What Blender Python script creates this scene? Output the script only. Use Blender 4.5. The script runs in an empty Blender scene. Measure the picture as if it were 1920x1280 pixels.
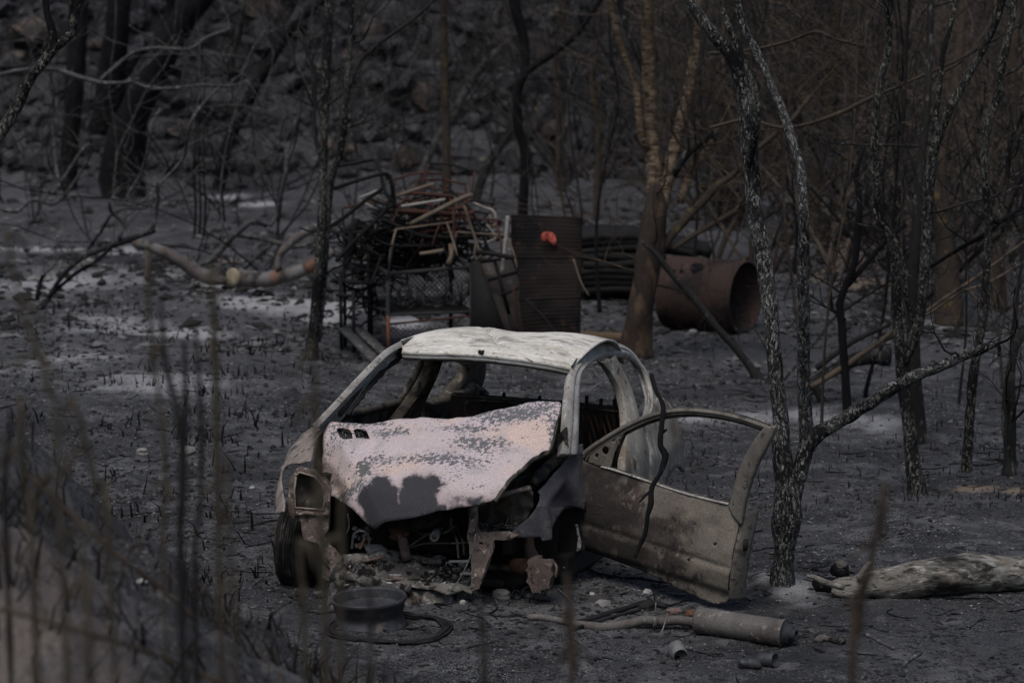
import bpy, math, random
import numpy as np
from mathutils import Vector, Matrix, Quaternion
from mathutils.geometry import delaunay_2d_cdt

SC = bpy.context.scene
COL = SC.collection
R = math.radians
# ------------------------------------------------------------------ camera, sky, sun, exposure
F_PX, PITCH, CAM_H = 5100.0, R(7.35), 3.3
cam_d = bpy.data.cameras.new("camera"); cam = bpy.data.objects.new("camera", cam_d); COL.objects.link(cam)
cam.location = (0, 0, CAM_H); cam.rotation_euler = (R(90) - PITCH, 0, 0)
cam_d.sensor_width = 36; cam_d.lens = 36 * F_PX / 1920.0
cam_d.clip_start = 0.1; cam_d.clip_end = 500
cam_d.dof.use_dof = True; cam_d.dof.focus_distance = 14.9; cam_d.dof.aperture_fstop = 3.0
SC.camera = cam
w = bpy.data.worlds.new("World"); SC.world = w; w.use_nodes = True
wn = w.node_tree.nodes; wl = w.node_tree.links
sky = wn.new("ShaderNodeTexSky"); sky.sky_type = 'NISHITA'; sky.sun_disc = False
SUN_EL, SUN_AZ = R(62), R(200)          # azimuth measured clockwise from +Y
sky.sun_elevation = SUN_EL; sky.sun_rotation = SUN_AZ
sky.air_density = 1.0; sky.dust_density = 2.6; sky.ozone_density = 1.0
wl.new(sky.outputs[0], wn["Background"].inputs[0]); wn["Background"].inputs[1].default_value = 0.08
sun_d = bpy.data.lights.new("sun", 'SUN'); sun = bpy.data.objects.new("sun", sun_d); COL.objects.link(sun)
sun_d.energy = 1.5; sun_d.angle = R(35); sun_d.color = (1, 0.985, 0.965)
sd = Vector((math.sin(SUN_AZ) * math.cos(SUN_EL), math.cos(SUN_AZ) * math.cos(SUN_EL), math.sin(SUN_EL)))
sun.rotation_euler = sd.to_track_quat('Z', 'Y').to_euler()
SC.view_settings.view_transform = 'Standard'; SC.view_settings.look = 'None'
SC.view_settings.exposure = 0.54; SC.view_settings.gamma = 1.0
SC.cycles.max_bounces = 6; SC.cycles.diffuse_bounces = 3; SC.cycles.glossy_bounces = 2

# ------------------------------------------------------------------ photo geometry: pixel -> ray
CO = Vector((0, 0, CAM_H)); CP, SP = math.cos(PITCH), math.sin(PITCH)
def ray(u, v):
    a = (u - 960.0) / F_PX; b = (640.0 - v) / F_PX
    return Vector((a, CP + b * SP, -SP + b * CP))
def at(u, v, Y):                       # point on the pixel's line of sight at distance Y into the place
    d = ray(u, v); return CO + d * (Y / d.y)
# ------------------------------------------------------------------ value noise (vectorised)
def _h(ix, iy, iz, s):
    n = (ix * 73856093) ^ (iy * 19349663) ^ (iz * 83492791) ^ (s * 2654435761)
    n = (n ^ (n >> 13)) & 0xffffffff; n = (n * 1274126177) & 0xffffffff
    return ((n ^ (n >> 16)) & 0xffff) / 65535.0
def vn(x, y, z=0.0, s=1):
    x, y, z = np.broadcast_arrays(np.asarray(x, float), np.asarray(y, float), np.asarray(z, float))
    i, j, k = (np.floor(t).astype(np.int64) for t in (x, y, z))
    fx, fy, fz = x - i, y - j, z - k
    fx, fy, fz = (t * t * (3 - 2 * t) for t in (fx, fy, fz))
    r = 0
    for a in (0, 1):
        for b in (0, 1):
            for c in (0, 1):
                r = r + _h(i + a, j + b, k + c, s) * (fx if a else 1 - fx) * (fy if b else 1 - fy) * (fz if c else 1 - fz)
    return r * 2 - 1
def fbm(x, y, z=0.0, s=1, o=4, g=.5):
    r = 0; a = 1.0; f = 1.0
    for q in range(o):
        r = r + a * vn(np.asarray(x) * f, np.asarray(y) * f, np.asarray(z) * f, s + q); a *= g; f *= 2.03
    return r
def sst(a, b, x):
    t = np.clip((np.asarray(x, float) - a) / (b - a), 0, 1); return t * t * (3 - 2 * t)

# ------------------------------------------------------------------ object helpers
def tag(o, label=None, cat=None, group=None, kind=None):
    if label: o["label"] = label
    if cat: o["category"] = cat
    if group: o["group"] = group
    if kind: o["kind"] = kind
    return o
def empty(name, loc=(0, 0, 0)):
    o = bpy.data.objects.new(name, None); COL.objects.link(o); o.location = loc; o.empty_display_size = .1
    return o
def obj(name, vf, m, parent=None, smooth=True, loc=None, solid=0, off=0, bevel=0, sub=0):
    V, Fc = vf
    me = bpy.data.meshes.new(name)
    V = np.asarray(V, float)
    if loc is not None: V = V - np.asarray(loc)
    if isinstance(Fc, np.ndarray):
        n, k = Fc.shape
        me.vertices.add(len(V)); me.vertices.foreach_set("co", V.astype(np.float32).ravel())
        me.loops.add(n * k); me.loops.foreach_set("vertex_index", Fc.astype(np.int32).ravel())
        me.polygons.add(n); me.polygons.foreach_set("loop_start", np.arange(0, n * k, k, dtype=np.int32))
        me.update(calc_edges=True); me.validate()
    else:
        me.from_pydata([tuple(p) for p in V], [], [tuple(f) for f in Fc]); me.update()
    me.polygons.foreach_set("use_smooth", [smooth] * len(me.polygons))
    me.materials.append(m)
    o = bpy.data.objects.new(name, me); COL.objects.link(o)
    if loc is not None: o.location = loc
    if parent: o.parent = parent
    if sub:
        d = o.modifiers.new("sub", 'SUBSURF'); d.levels = sub; d.render_levels = sub
    if solid:
        d = o.modifiers.new("sol", 'SOLIDIFY'); d.thickness = solid; d.offset = off
    if bevel:
        d = o.modifiers.new("bev", 'BEVEL'); d.width = bevel; d.segments = 2; d.limit_method = 'ANGLE'
    return o
class MB:                              # collects shapes into one mesh
    def __init__(s): s.V = []; s.F = []
    def add(s, vf):
        n = len(s.V); s.V += [tuple(p) for p in vf[0]]; s.F += [tuple(i + n for i in f) for f in vf[1]]; return s
    def vf(s): return s.V, s.F
def cat(*a):
    m = MB()
    for x in a: m.add(x)
    return m.vf()
def xf(vf, M): return [M @ Vector(p) for p in vf[0]], vf[1]
def box(c, s, rot=None):
    V = [Vector((x * s[0] / 2, y * s[1] / 2, z * s[2] / 2)) for z in (-1, 1) for x, y in ((-1, -1), (1, -1), (1, 1), (-1, 1))]
    if rot is not None: V = [rot @ p for p in V]
    c = Vector(c)
    return [p + c for p in V], [(3, 2, 1, 0), (4, 5, 6, 7), (0, 1, 5, 4), (1, 2, 6, 5), (2, 3, 7, 6), (3, 0, 4, 7)]
def bar(p, q, wd, th, up=(0, 0, 1)):   # a rectangular bar from p to q
    p, q = Vector(p), Vector(q); d = (q - p); L = d.length; d.normalize(); up = Vector(up)
    sx = d.cross(up)
    if sx.length < 1e-4: sx = d.cross(Vector((0, 1, 0)))
    sx.normalize(); sy = sx.cross(d)
    return box((p + q) / 2, (wd, L, th), Matrix((sx, d, sy)).transposed())
def spline(P, step):                   # Catmull-Rom resampling of (x,y,z,r) points
    P = [np.array(p, float) for p in P]
    if len(P) == 2: P = [P[0], (P[0] + P[1]) / 2, P[1]]
    E = [2 * P[0] - P[1]] + P + [2 * P[-1] - P[-2]]
    out = []
    for i in range(1, len(E) - 2):
        a, b, c, d = E[i - 1:i + 3]
        n = max(1, int(np.linalg.norm((c - b)[:3]) / step))
        for k in range(n):
            t = k / n
            out.append(.5 * (2 * b + (c - a) * t + (2 * a - 5 * b + 4 * c - d) * t * t + (3 * b - 3 * c + d - a) * t ** 3))
    out.append(P[-1])
    o = np.array(out); o[:, 3] = np.maximum(o[:, 3], 1e-4); return o
def tube(P, sides=8, step=None, rough=0, seed=1, caps=True, rs=1.0):
    P = np.array([list(p) for p in P], float)
    S = spline(P, step) if step else P
    C = S[:, :3]; rad = S[:, 3]; n = len(C)
    T = np.gradient(C, axis=0); T /= np.maximum(np.linalg.norm(T, axis=1, keepdims=True), 1e-9)
    u = np.cross(T[0], (0, 0, 1.0) if abs(T[0, 2]) < .9 else (1.0, 0, 0)); u /= np.linalg.norm(u)
    U = []
    for t in T:
        u = u - t * np.dot(u, t); u /= max(np.linalg.norm(u), 1e-9); U.append(u)
    U = np.array(U); Wv = np.cross(T, U)
    a = np.arange(sides) * 2 * np.pi / sides
    ring = np.cos(a)[None, :, None] * U[:, None, :] + np.sin(a)[None, :, None] * Wv[:, None, :]
    rr = np.repeat(rad[:, None], sides, 1)
    if rough:
        q = C[:, None, :] + ring * rr[..., None]
        rr = rr * (1 + rough * fbm(q[..., 0] * 14 * rs, q[..., 1] * 14 * rs, q[..., 2] * 5 * rs, seed, 3))
    V = (C[:, None, :] + ring * rr[..., None]).reshape(-1, 3)
    i = np.arange(n - 1)[:, None] * sides; j = np.arange(sides)[None, :]; jn = (j + 1) % sides
    Fq = np.stack([i + j, i + jn, i + sides + jn, i + sides + j], -1).reshape(-1, 4).tolist()
    if caps: Fq += [list(range(sides))[::-1], list(range((n - 1) * sides, n * sides))]
    return V.tolist(), Fq
def lathe(prof, n=32, M=None):         # profile of (radius, height) turned about local Z
    V = []; Fc = []
    for r, h in prof:
        for k in range(n):
            a = 2 * math.pi * k / n; V.append(Vector((r * math.cos(a), r * math.sin(a), h)))
    for i in range(len(prof) - 1):
        for k in range(n):
            Fc.append((i * n + k, i * n + (k + 1) % n, (i + 1) * n + (k + 1) % n, (i + 1) * n + k))
    if M is not None: V = [M @ p for p in V]
    return V, Fc
def inpoly(P, x, y):
    c = False; n = len(P); j = n - 1
    for i in range(n):
        if (P[i][1] > y) != (P[j][1] > y) and x < (P[j][0] - P[i][0]) * (y - P[i][1]) / (P[j][1] - P[i][1]) + P[i][0]: c = not c
        j = i
    return c
def resamp(P, step, closed=True, smooth=False):
    P = [Vector((p[0], p[1])) for p in P]; out = []
    n = len(P)
    for i in range(n if closed else n - 1):
        a, b = P[i], P[(i + 1) % n]; k = max(1, round((b - a).length / step))
        for t in range(k): out.append(a.lerp(b, t / k))
    if not closed: out.append(P[-1])
    return out
def rnd_poly(P, it=2):                 # Chaikin rounding of a closed outline
    for _ in range(it):
        Q = []
        for i in range(len(P)):
            a, b = P[i], P[(i + 1) % len(P)]
            Q += [(a[0] * .75 + b[0] * .25, a[1] * .75 + b[1] * .25), (a[0] * .25 + b[0] * .75, a[1] * .25 + b[1] * .75)]
        P = Q
    return P
def sheet(outline, holes=(), step=8, surf=None, seed=1, jit=.3):
    """triangulated panel: outline and holes in 2D, mapped onto a 3D surface by surf(u, v)"""
    rng = random.Random(seed)
    pts = []; fcs = []
    polys = [resamp(p, step) for p in (outline,) + tuple(holes)]
    for p in polys:
        fcs.append(list(range(len(pts), len(pts) + len(p)))); pts += p
    O = polys[0]; us = [p.x for p in O]; vs = [p.y for p in O]
    Bn = np.array([(p.x, p.y) for p in pts])
    u = min(us) + step / 2
    while u < max(us):
        v = min(vs) + step / 2
        while v < max(vs):
            x = u + rng.uniform(-jit, jit) * step; y = v + rng.uniform(-jit, jit) * step
            if inpoly(O, x, y) and not any(inpoly(h, x, y) for h in polys[1:]) and ((Bn - (x, y)) ** 2).sum(1).min() > (step * .45) ** 2:
                pts.append(Vector((x, y)))
            v += step
        u += step
    edges = [(f[i], f[(i + 1) % len(f)]) for f in fcs for i in range(len(f))]
    V, _, Fc, *_r = delaunay_2d_cdt(pts, edges, [], 0, 1e-5)
    out = []
    for f in Fc:
        x = sum(V[i].x for i in f) / 3; y = sum(V[i].y for i in f) / 3
        if inpoly(O, x, y) and not any(inpoly(h, x, y) for h in polys[1:]): out.append(tuple(f))
    return [surf(p.x, p.y) if surf else Vector((p.x, p.y, 0)) for p in V], out, V
def fattr(o, name, vals):
    a = o.data.attributes.new(name, 'FLOAT', 'POINT'); a.data.foreach_set("value", np.asarray(vals, np.float32))

# ------------------------------------------------------------------ materials
def mat(name, c1, c2=None, scale=6, rough=.85, layers=(), bump=.3, bscale=60, bdist=.004, stretch=None, metal=0, attr=None, spec=.12, backdark=None):
    """two-tone noise base, then layers (colour, noise scale, threshold, softness[, low-frequency scale, amount]), then bump.
    attr: list of (float attribute, colour, noise scale, edge noise)"""
    m = bpy.data.materials.new(name); m.use_nodes = True
    nt = m.node_tree; N = nt.nodes; L = nt.links; b = N["Principled BSDF"]
    tc = N.new("ShaderNodeTexCoord"); mp = N.new("ShaderNodeMapping"); L.new(tc.outputs["Object"], mp.inputs[0])
    if stretch: mp.inputs[3].default_value = stretch
    def noise(sc, det=4, ro=.6):
        n = N.new("ShaderNodeTexNoise"); n.inputs["Scale"].default_value = sc; n.inputs["Detail"].default_value = det
        n.inputs["Roughness"].default_value = ro; L.new(mp.outputs[0], n.inputs["Vector"]); return n.outputs["Fac"]
    def math_(op, a, bb, cl=False):
        n = N.new("ShaderNodeMath"); n.operation = op; n.use_clamp = cl
        for k, x in enumerate((a, bb)):
            if isinstance(x, (int, float)): n.inputs[k].default_value = x
            else: L.new(x, n.inputs[k])
        return n.outputs[0]
    def step(x, th, so):
        n = N.new("ShaderNodeMapRange"); n.interpolation_type = 'SMOOTHSTEP'; L.new(x, n.inputs[0])
        n.inputs[1].default_value = th - so; n.inputs[2].default_value = th + so; return n.outputs[0]
    def mix(f, a, bb):
        n = N.new("ShaderNodeMix"); n.data_type = 'RGBA'
        L.new(f, n.inputs[0])
        for k, x in ((6, a), (7, bb)):
            if isinstance(x, tuple): n.inputs[k].default_value = (*x, 1)
            else: L.new(x, n.inputs[k])
        return n.outputs[2]
    c2 = c2 or c1
    col = mix(step(noise(scale), .5, .22), c1, c2)
    hgt = None
    for ly in layers:
        c, sc, th, so = ly[:4]
        f = noise(sc, 3, .55)
        if len(ly) > 4: f = math_('ADD', f, math_('MULTIPLY', math_('SUBTRACT', noise(ly[4], 3), .5), ly[5]))
        f = step(f, th, so); col = mix(f, col, c); hgt = f
    for a in attr or ():
        an = N.new("ShaderNodeAttribute"); an.attribute_name = a[0]
        f = math_('ADD', an.outputs["Fac"], math_('MULTIPLY', math_('SUBTRACT', noise(a[2], 5), .5), a[3]))
        col = mix(step(f, .5, a[4] if len(a) > 4 else .08), col, a[1])
    # fine grain so that no surface is one flat tone
    g = N.new("ShaderNodeMapRange"); L.new(noise(bscale * 1.7, 3), g.inputs[0])
    g.inputs[1].default_value = .3; g.inputs[2].default_value = .7; g.inputs[3].default_value = .72; g.inputs[4].default_value = 1.22
    vm = N.new("ShaderNodeVectorMath"); vm.operation = 'SCALE'; L.new(col, vm.inputs[0]); L.new(g.outputs[0], vm.inputs[3])
    L.new(vm.outputs[0], b.inputs["Base Color"])
    b.inputs["Roughness"].default_value = rough; b.inputs["Metallic"].default_value = metal
    b.inputs["Specular IOR Level"].default_value = spec
    if bump:
        bp = N.new("ShaderNodeBump"); bp.inputs["Strength"].default_value = bump; bp.inputs["Distance"].default_value = bdist
        h = noise(bscale, 5, .65)
        if hgt is not None: h = math_('ADD', h, math_('MULTIPLY', hgt, .8))
        L.new(h, bp.inputs["Height"]); L.new(bp.outputs[0], b.inputs["Normal"])
    return m
def bark_mat(name, black, plate, pale, cover=.5, vs=42, zs=.35):
    """cracked bark: plates from a Voronoi net, burnt black in large patches, pale where ash and lichen cling"""
    m = bpy.data.materials.new(name); m.use_nodes = True
    nt = m.node_tree; N = nt.nodes; L = nt.links; b = N["Principled BSDF"]
    tc = N.new("ShaderNodeTexCoord"); mp = N.new("ShaderNodeMapping"); L.new(tc.outputs["Object"], mp.inputs[0]); mp.inputs[3].default_value = (1, 1, zs)
    def nz(sc, det, src):
        n = N.new("ShaderNodeTexNoise"); n.inputs["Scale"].default_value = sc; n.inputs["Detail"].default_value = det; L.new(src, n.inputs["Vector"]); return n
    wp = nz(14, 4, mp.outputs[0]); ad = N.new("ShaderNodeVectorMath"); ad.operation = 'MULTIPLY_ADD'; L.new(wp.outputs["Color"], ad.inputs[0]); ad.inputs[1].default_value = (.09, .09, .09); L.new(mp.outputs[0], ad.inputs[2])
    v1 = N.new("ShaderNodeTexVoronoi"); v1.feature = 'DISTANCE_TO_EDGE'; v1.inputs["Scale"].default_value = vs; L.new(ad.outputs[0], v1.inputs["Vector"])
    v2 = N.new("ShaderNodeTexVoronoi"); v2.inputs["Scale"].default_value = vs; L.new(ad.outputs[0], v2.inputs["Vector"])
    def rng(x, a, c):
        n = N.new("ShaderNodeMapRange"); n.interpolation_type = 'SMOOTHSTEP'; L.new(x, n.inputs[0]); n.inputs[1].default_value = a; n.inputs[2].default_value = c; return n.outputs[0]
    def mt(op, a, c):
        n = N.new("ShaderNodeMath"); n.operation = op
        for k, x in enumerate((a, c)):
            if isinstance(x, (int, float)): n.inputs[k].default_value = x
            else: L.new(x, n.inputs[k])
        return n.outputs[0]
    def mix(f, a, c):
        n = N.new("ShaderNodeMix"); n.data_type = 'RGBA'; L.new(f, n.inputs[0])
        for k, x in ((6, a), (7, c)):
            if isinstance(x, tuple): n.inputs[k].default_value = (*x, 1)
            else: L.new(x, n.inputs[k])
        return n.outputs[2]
    crack = rng(v1.outputs["Distance"], .0, .12)
    sp = N.new("ShaderNodeSeparateColor"); L.new(v2.outputs["Color"], sp.inputs[0])
    big = nz(2.2, 3, tc.outputs["Object"]); fine = nz(55, 4, mp.outputs[0])
    cov = rng(mt('ADD', mt('ADD', big.outputs["Fac"], mt('MULTIPLY', mt('SUBTRACT', sp.outputs[0], .5), .22)), mt('MULTIPLY', mt('SUBTRACT', fine.outputs["Fac"], .5), .35)), 1 - cover - .08, 1 - cover + .08)
    pl = mix(rng(mt('ADD', mt('MULTIPLY', sp.outputs[1], .35), mt('MULTIPLY', fine.outputs["Fac"], .65)), .42, .66), plate, pale)
    col = mix(mt('MULTIPLY', cov, crack), black, pl)
    L.new(col, b.inputs["Base Color"]); b.inputs["Roughness"].default_value = .92; b.inputs["Specular IOR Level"].default_value = .1
    bp = N.new("ShaderNodeBump"); bp.inputs["Strength"].default_value = .9; bp.inputs["Distance"].default_value = .012
    L.new(mt('ADD', crack, mt('MULTIPLY', fine.outputs["Fac"], .5)), bp.inputs["Height"]); L.new(bp.outputs[0], b.inputs["Normal"])
    return m
M = {}
M['roof'] = mat("burnt_white_steel", (.56, .525, .465), (.44, .41, .36), 4.0, .8,
    layers=[((.36, .335, .275), 7, .58, .09, 2, .3), ((.60, .575, .54), 18, .61, .06), ((.25, .23, .20), 15, .62, .08, 3, .5), ((.13, .12, .105), 40, .665, .03, 4, .35)], bump=.2, bscale=55, stretch=(.42, 1.5, 1))
M['pillar'] = mat("burnt_grey_steel", (.34, .32, .29), (.22, .203, .182), 7, .85,
    layers=[((.20, .18, .14), 16, .60, .05, 3, .5), ((.10, .09, .08), 44, .66, .03, 6, .4), ((.44, .425, .40), 30, .64, .03)], bump=.3, bscale=70)
M['hood'] = mat("flaking_pink_primer", (.405, .335, .32), (.43, .365, .37), 2.2, .75,
    layers=[((.47, .36, .31), 3.5, .57, .12), ((.33, .29, .28), 6, .62, .10, 2, .4), ((.115, .112, .115), 64, .655, .02, 2.4, 1.0), ((.085, .083, .088), 24, .70, .02, 2.0, .6)],
    attr=[("halo", (.20, .155, .155), 9, .7, .45), ("stain", (.036, .034, .037), 17, 1.05, .16), ("rust", (.11, .108, .112), 45, 2.4, .12)], bump=.35, bscale=80)
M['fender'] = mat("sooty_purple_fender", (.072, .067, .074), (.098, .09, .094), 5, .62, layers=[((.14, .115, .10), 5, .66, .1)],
    attr=[("soot_shade", (.026, .025, .029), 9, .25, .25)], bump=.15, bscale=50)
M['fender_pink'] = mat("ash_brown_fender", (.26, .215, .18), (.175, .145, .125), 5, .85, layers=[((.055, .05, .045), 14, .62, .06, 3, .5)], bump=.3)
M['front'] = mat("rusted_front_panel", (.165, .128, .106), (.10, .077, .066), 8, .88, layers=[((.05, .042, .036), 22, .60, .05, 5, .4), ((.33, .27, .23), 30, .64, .04)], bump=.5, bscale=70)
M['door'] = mat("scorched_door_skin", (.094, .082, .068), (.064, .055, .046), 5, .82,
    layers=[((.062, .047, .042), 5.5, .53, .05, 2, .9), ((.165, .145, .118), 15, .62, .05, 3, .4), ((.033, .028, .025), 26, .645, .02, 3, .6)],
    attr=[("soot_shade", (.034, .029, .027), 12, .9, .2), ("ash", (.150, .130, .104), 14, .9, .2)], bump=.5, bscale=60)
M['doorframe'] = mat("ash_grey_frame", (.14, .125, .105), (.085, .075, .064), 10, .85, layers=[((.05, .045, .04), 25, .62, .05)], bump=.3)
M['soot_shade'] = mat("soot_black", (.014, .0135, .0135), (.024, .021, .019), 9, .9, bump=.5, bscale=40)
M['interior'] = mat("burnt_interior", (.045, .04, .034), (.075, .064, .048), 6, .9, layers=[((.14, .125, .095), 18, .63, .05, 3, .5), ((.013, .012, .012), 7, .56, .08)], bump=.4)
M['seat'] = mat("charred_seat_back", (.036, .026, .022), (.055, .038, .029), 12, .9, bump=.5, stretch=(1, 3, 1))
M['rust'] = mat("orange_rust", (.105, .052, .033), (.062, .033, .023), 9, .9, layers=[((.045, .03, .024), 14, .6, .06)], bump=.5)
M['rust_pink'] = mat("pale_rust", (.15, .108, .094), (.095, .066, .056), 12, .9, layers=[((.07, .05, .042), 20, .62, .05)], bump=.5)
M['tyre'] = mat("burnt_rubber", (.011, .011, .012), (.02, .019, .019), 20, .8, bump=.5)
M['steel'] = mat("dark_steel", (.052, .052, .056), (.032, .032, .034), 10, .55, metal=.4, spec=.3, layers=[((.09, .075, .06), 18, .63, .06)], bump=.2)
M['metalgrey'] = mat("grey_cast_metal", (.17, .165, .155), (.10, .095, .09), 14, .6, metal=.3, bump=.4)
M['muffler'] = mat("heat_stained_muffler", (.108, .100, .091), (.074, .068, .062), 7, .75, layers=[((.07, .058, .05), 13, .6, .07, 3, .3), ((.17, .152, .135), 22, .63, .05)], bump=.4, bscale=70)
M['rubble'] = mat("ashy_debris", (.12, .111, .10), (.05, .046, .043), 9, .95, layers=[((.20, .19, .175), 30, .60, .05, 5, .5), ((.012, .0115, .0115), 14, .56, .06), ((.10, .07, .052), 8, .66, .06), ((.27, .26, .245), 90, .66, .03)], bump=1.0, bscale=55, bdist=.018)
M['ashy'] = mat("pale_ash_lump", (.30, .29, .275), (.18, .17, .16), 16, .95, bump=.6)
M['quarter'] = mat("stained_quarter_panel", (.27, .245, .205), (.185, .165, .135), 5, .85, layers=[((.15, .12, .09), 6, .58, .08, 2, .5), ((.34, .325, .295), 16, .62, .05), ((.05, .043, .037), 30, .66, .03, 4, .4)], bump=.3, bscale=70, stretch=(1, 1, .5))
M['twig'] = mat("brown_grey_twig", (.092, .071, .056), (.062, .05, .042), 3, .9, bump=0)
M['caliper'] = mat("dull_brown_casting", (.092, .070, .060), (.058, .046, .041), 14, .9, layers=[((.14, .115, .1), 26, .64, .05), ((.025, .021, .019), 18, .61, .06)], bump=.6)
M['twig2'] = mat("dark_twig", (.050, .046, .044), (.030, .028, .028), 3, .9, bump=0)
# bark
M['bark_lichen'] = bark_mat("charred_bark_with_lichen", (.010, .0098, .0098), (.040, .0385, .036), (.145, .141, .116), .515, 88, .5)
M['bark_near'] = bark_mat("ashy_cracked_bark", (.011, .0108, .0107), (.052, .050, .047), (.165, .161, .152), .56, 84, .45)
M['bark_pale'] = bark_mat("ash_grey_bark", (.009, .0088, .0088), (.055, .053, .049), (.155, .15, .142), .50, 80, .7)
M['bark_black'] = mat("charcoal_bark", (.0045, .0045, .005), (.0075, .0072, .0075), 7, .9, layers=[((.035, .034, .032), 28, .68, .03)], bump=.8, bscale=40, bdist=.01, stretch=(1, 1, .4))
M['bark_dark'] = mat("sooty_thin_bark", (.013, .0125, .0125), (.023, .021, .019), 7, .9, layers=[((.075, .072, .066), 24, .64, .04, 3, .5)], bump=.6, stretch=(1, 1, .4))
M['bark_birch'] = mat("scorched_tan_bark", (.092, .064, .042), (.06, .042, .028), 7, .9,
    layers=[((.15, .115, .08), 9, .56, .10), ((.028, .02, .015), 13, .585, .05, 2, .4)], bump=.7, bscale=40, stretch=(1, 1, 2.6))
M['bark_birch_low'] = mat("scorched_brown_trunk", (.040, .030, .0235), (.026, .0205, .0175), 8, .9,
    layers=[((.085, .055, .035), 9, .60, .06, 2, .4), ((.12, .07, .034), 6, .70, .05)], bump=.7, bscale=40, stretch=(1, 1, .35))
M['bark_brown'] = mat("brown_twig_bark", (.048, .036, .027), (.032, .026, .021), 6, .9, layers=[((.085, .06, .028), 9, .62, .06)], bump=.3)
M['bark_grey'] = mat("grey_dead_branch", (.062, .06, .058), (.036, .035, .034), 9, .9, layers=[((.125, .122, .117), 18, .60, .06)], bump=.5)
M['bark_tan'] = mat("tan_bare_branch", (.16, .105, .064), (.095, .068, .047), 8, .85, bump=.4)
M['log_orange'] = mat("peeled_grey_log", (.095, .080, .072), (.070, .060, .055), 4, .85, layers=[((.125, .118, .114), 5, .55, .12), ((.030, .027, .026), 7, .60, .08), ((.13, .075, .052), 4, .66, .08)], bump=.6)
M['log_tip'] = mat("orange_scorched_wood", (.125, .066, .043), (.075, .05, .04), 6, .85, layers=[((.04, .03, .026), 9, .61, .08)], bump=.5)
M['log'] = mat("weathered_grey_log", (.150, .138, .120), (.085, .078, .068), 7, .92,
    layers=[((.235, .225, .205), 30, .59, .06, 3, .5), ((.045, .041, .036), 44, .585, .05, 4, .4), ((.013, .0125, .012), 6, .60, .05, 2, .5), ((.13, .10, .072), 5, .66, .06)], bump=1.0, bscale=40, bdist=.016, stretch=(.32, 1, 1))
M['bumper'] = mat("melted_bumper", (.155, .145, .13), (.095, .088, .08), 7, .9, layers=[((.23, .22, .2), 20, .62, .05), ((.03, .028, .026), 12, .60, .06)], bump=.8, bscale=40, bdist=.012)
M['pole_tan'] = mat("dull_tan_branch", (.085, .062, .045), (.055, .043, .034), 8, .85, layers=[((.02, .018, .017), 7, .60, .08)], bump=.4)
M['cutwood'] = mat("sawn_wood", (.24, .20, .14), (.16, .13, .09), 10, .85, bump=.4)
M['stone'] = mat("sooty_stone", (.024, .024, .0265), (.046, .045, .048), 2.5, .92, layers=[((.10, .085, .07), 4, .66, .08)], bump=.8, bscale=18, bdist=.03)
M['stone2'] = mat("sooty_brown_stone", (.060, .049, .042), (.028, .026, .027), 2.5, .92, layers=[((.12, .085, .063), 3, .60, .08)], bump=.8, bscale=18, bdist=.03)
M['rock'] = mat("ashy_rock", (.20, .185, .17), (.12, .11, .105), 8, .95, bump=.8)
# ================================================================== GROUND
def T(x, y, fine=True):
    x = np.asarray(x, float); y = np.asarray(y, float)
    # bank falling to the right in the near left corner, where the photographer's road shoulder ends
    bank = np.maximum(0, .60 - .80 * x + .12 * fbm(x * 1.3, y * 1.3, 0, 5, 3))
    bank = np.log1p(np.exp((bank - .25) * 6)) / 6
    z = np.minimum(bank, 2.3) * (1 - sst(9.0, 13.0, y + .25 * vn(x * 1.1, y * .8, 0, 9)))
    # rubble slope at the back, a shallow rise on the right
    e = y - (47 + 3 * vn(x * .12, 2.2, 0, 3) + np.clip(x, 0, 40) * .55)
    z = z + np.maximum(e, 0) * .62 * sst(0, 5, e)
    z = np.minimum(z, 13)
    # low mounds
    z = z + .10 * fbm(x * .33, y * .33, 0, 11, 3) * sst(17, 24, y) + .16 * np.exp(-((x + 3.4) ** 2 / 3 + (y - 21) ** 2 / 5))
    z = z + .025 * fbm(x * 1.1, y * 1.1, 0, 21, 3)
    # the ground dips under the car's rear axle
    z = z - .19 * np.exp(-(((x - .15) / 1.25) ** 2 + ((y - 17.3) / 1.2) ** 2) ** 2)
    # heap of ash at the foot of the near tree
    z = z + .09 * np.exp(-((x - 1.5) ** 2 + (y - 14.75) ** 2 * .7) / .05)
    z = z + .045 * fbm(x * 5.5, y * 4.5, 0, 71, 4, .6) * sst(.35, .8, .60 - .80 * x) * (1 - sst(9.5, 12.2, y))
    if fine:
        z = z + .010 * fbm(x * 7, y * 7, 0, 31, 4, .6) + .006 * np.maximum(0, vn(x * 28, y * 28, 0, 41))
    return z
def gflat(u, v):
    d = ray(u, v); return CO + d * (CAM_H / -d.z)
# fan-shaped grid: fine near by, coarse far off
ny, nx = 620, 470
ys = np.concatenate([np.linspace(-6, 4, 16)[:-1], np.exp(np.linspace(math.log(4), math.log(95), ny))])
tt = np.linspace(-1, 1, nx); tt = np.sign(tt) * (.62 * np.abs(tt) + .38 * np.abs(tt) ** 5)
GX = tt[None, :] * (2.4 + np.maximum(ys, 0) * .42)[:, None]
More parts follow.
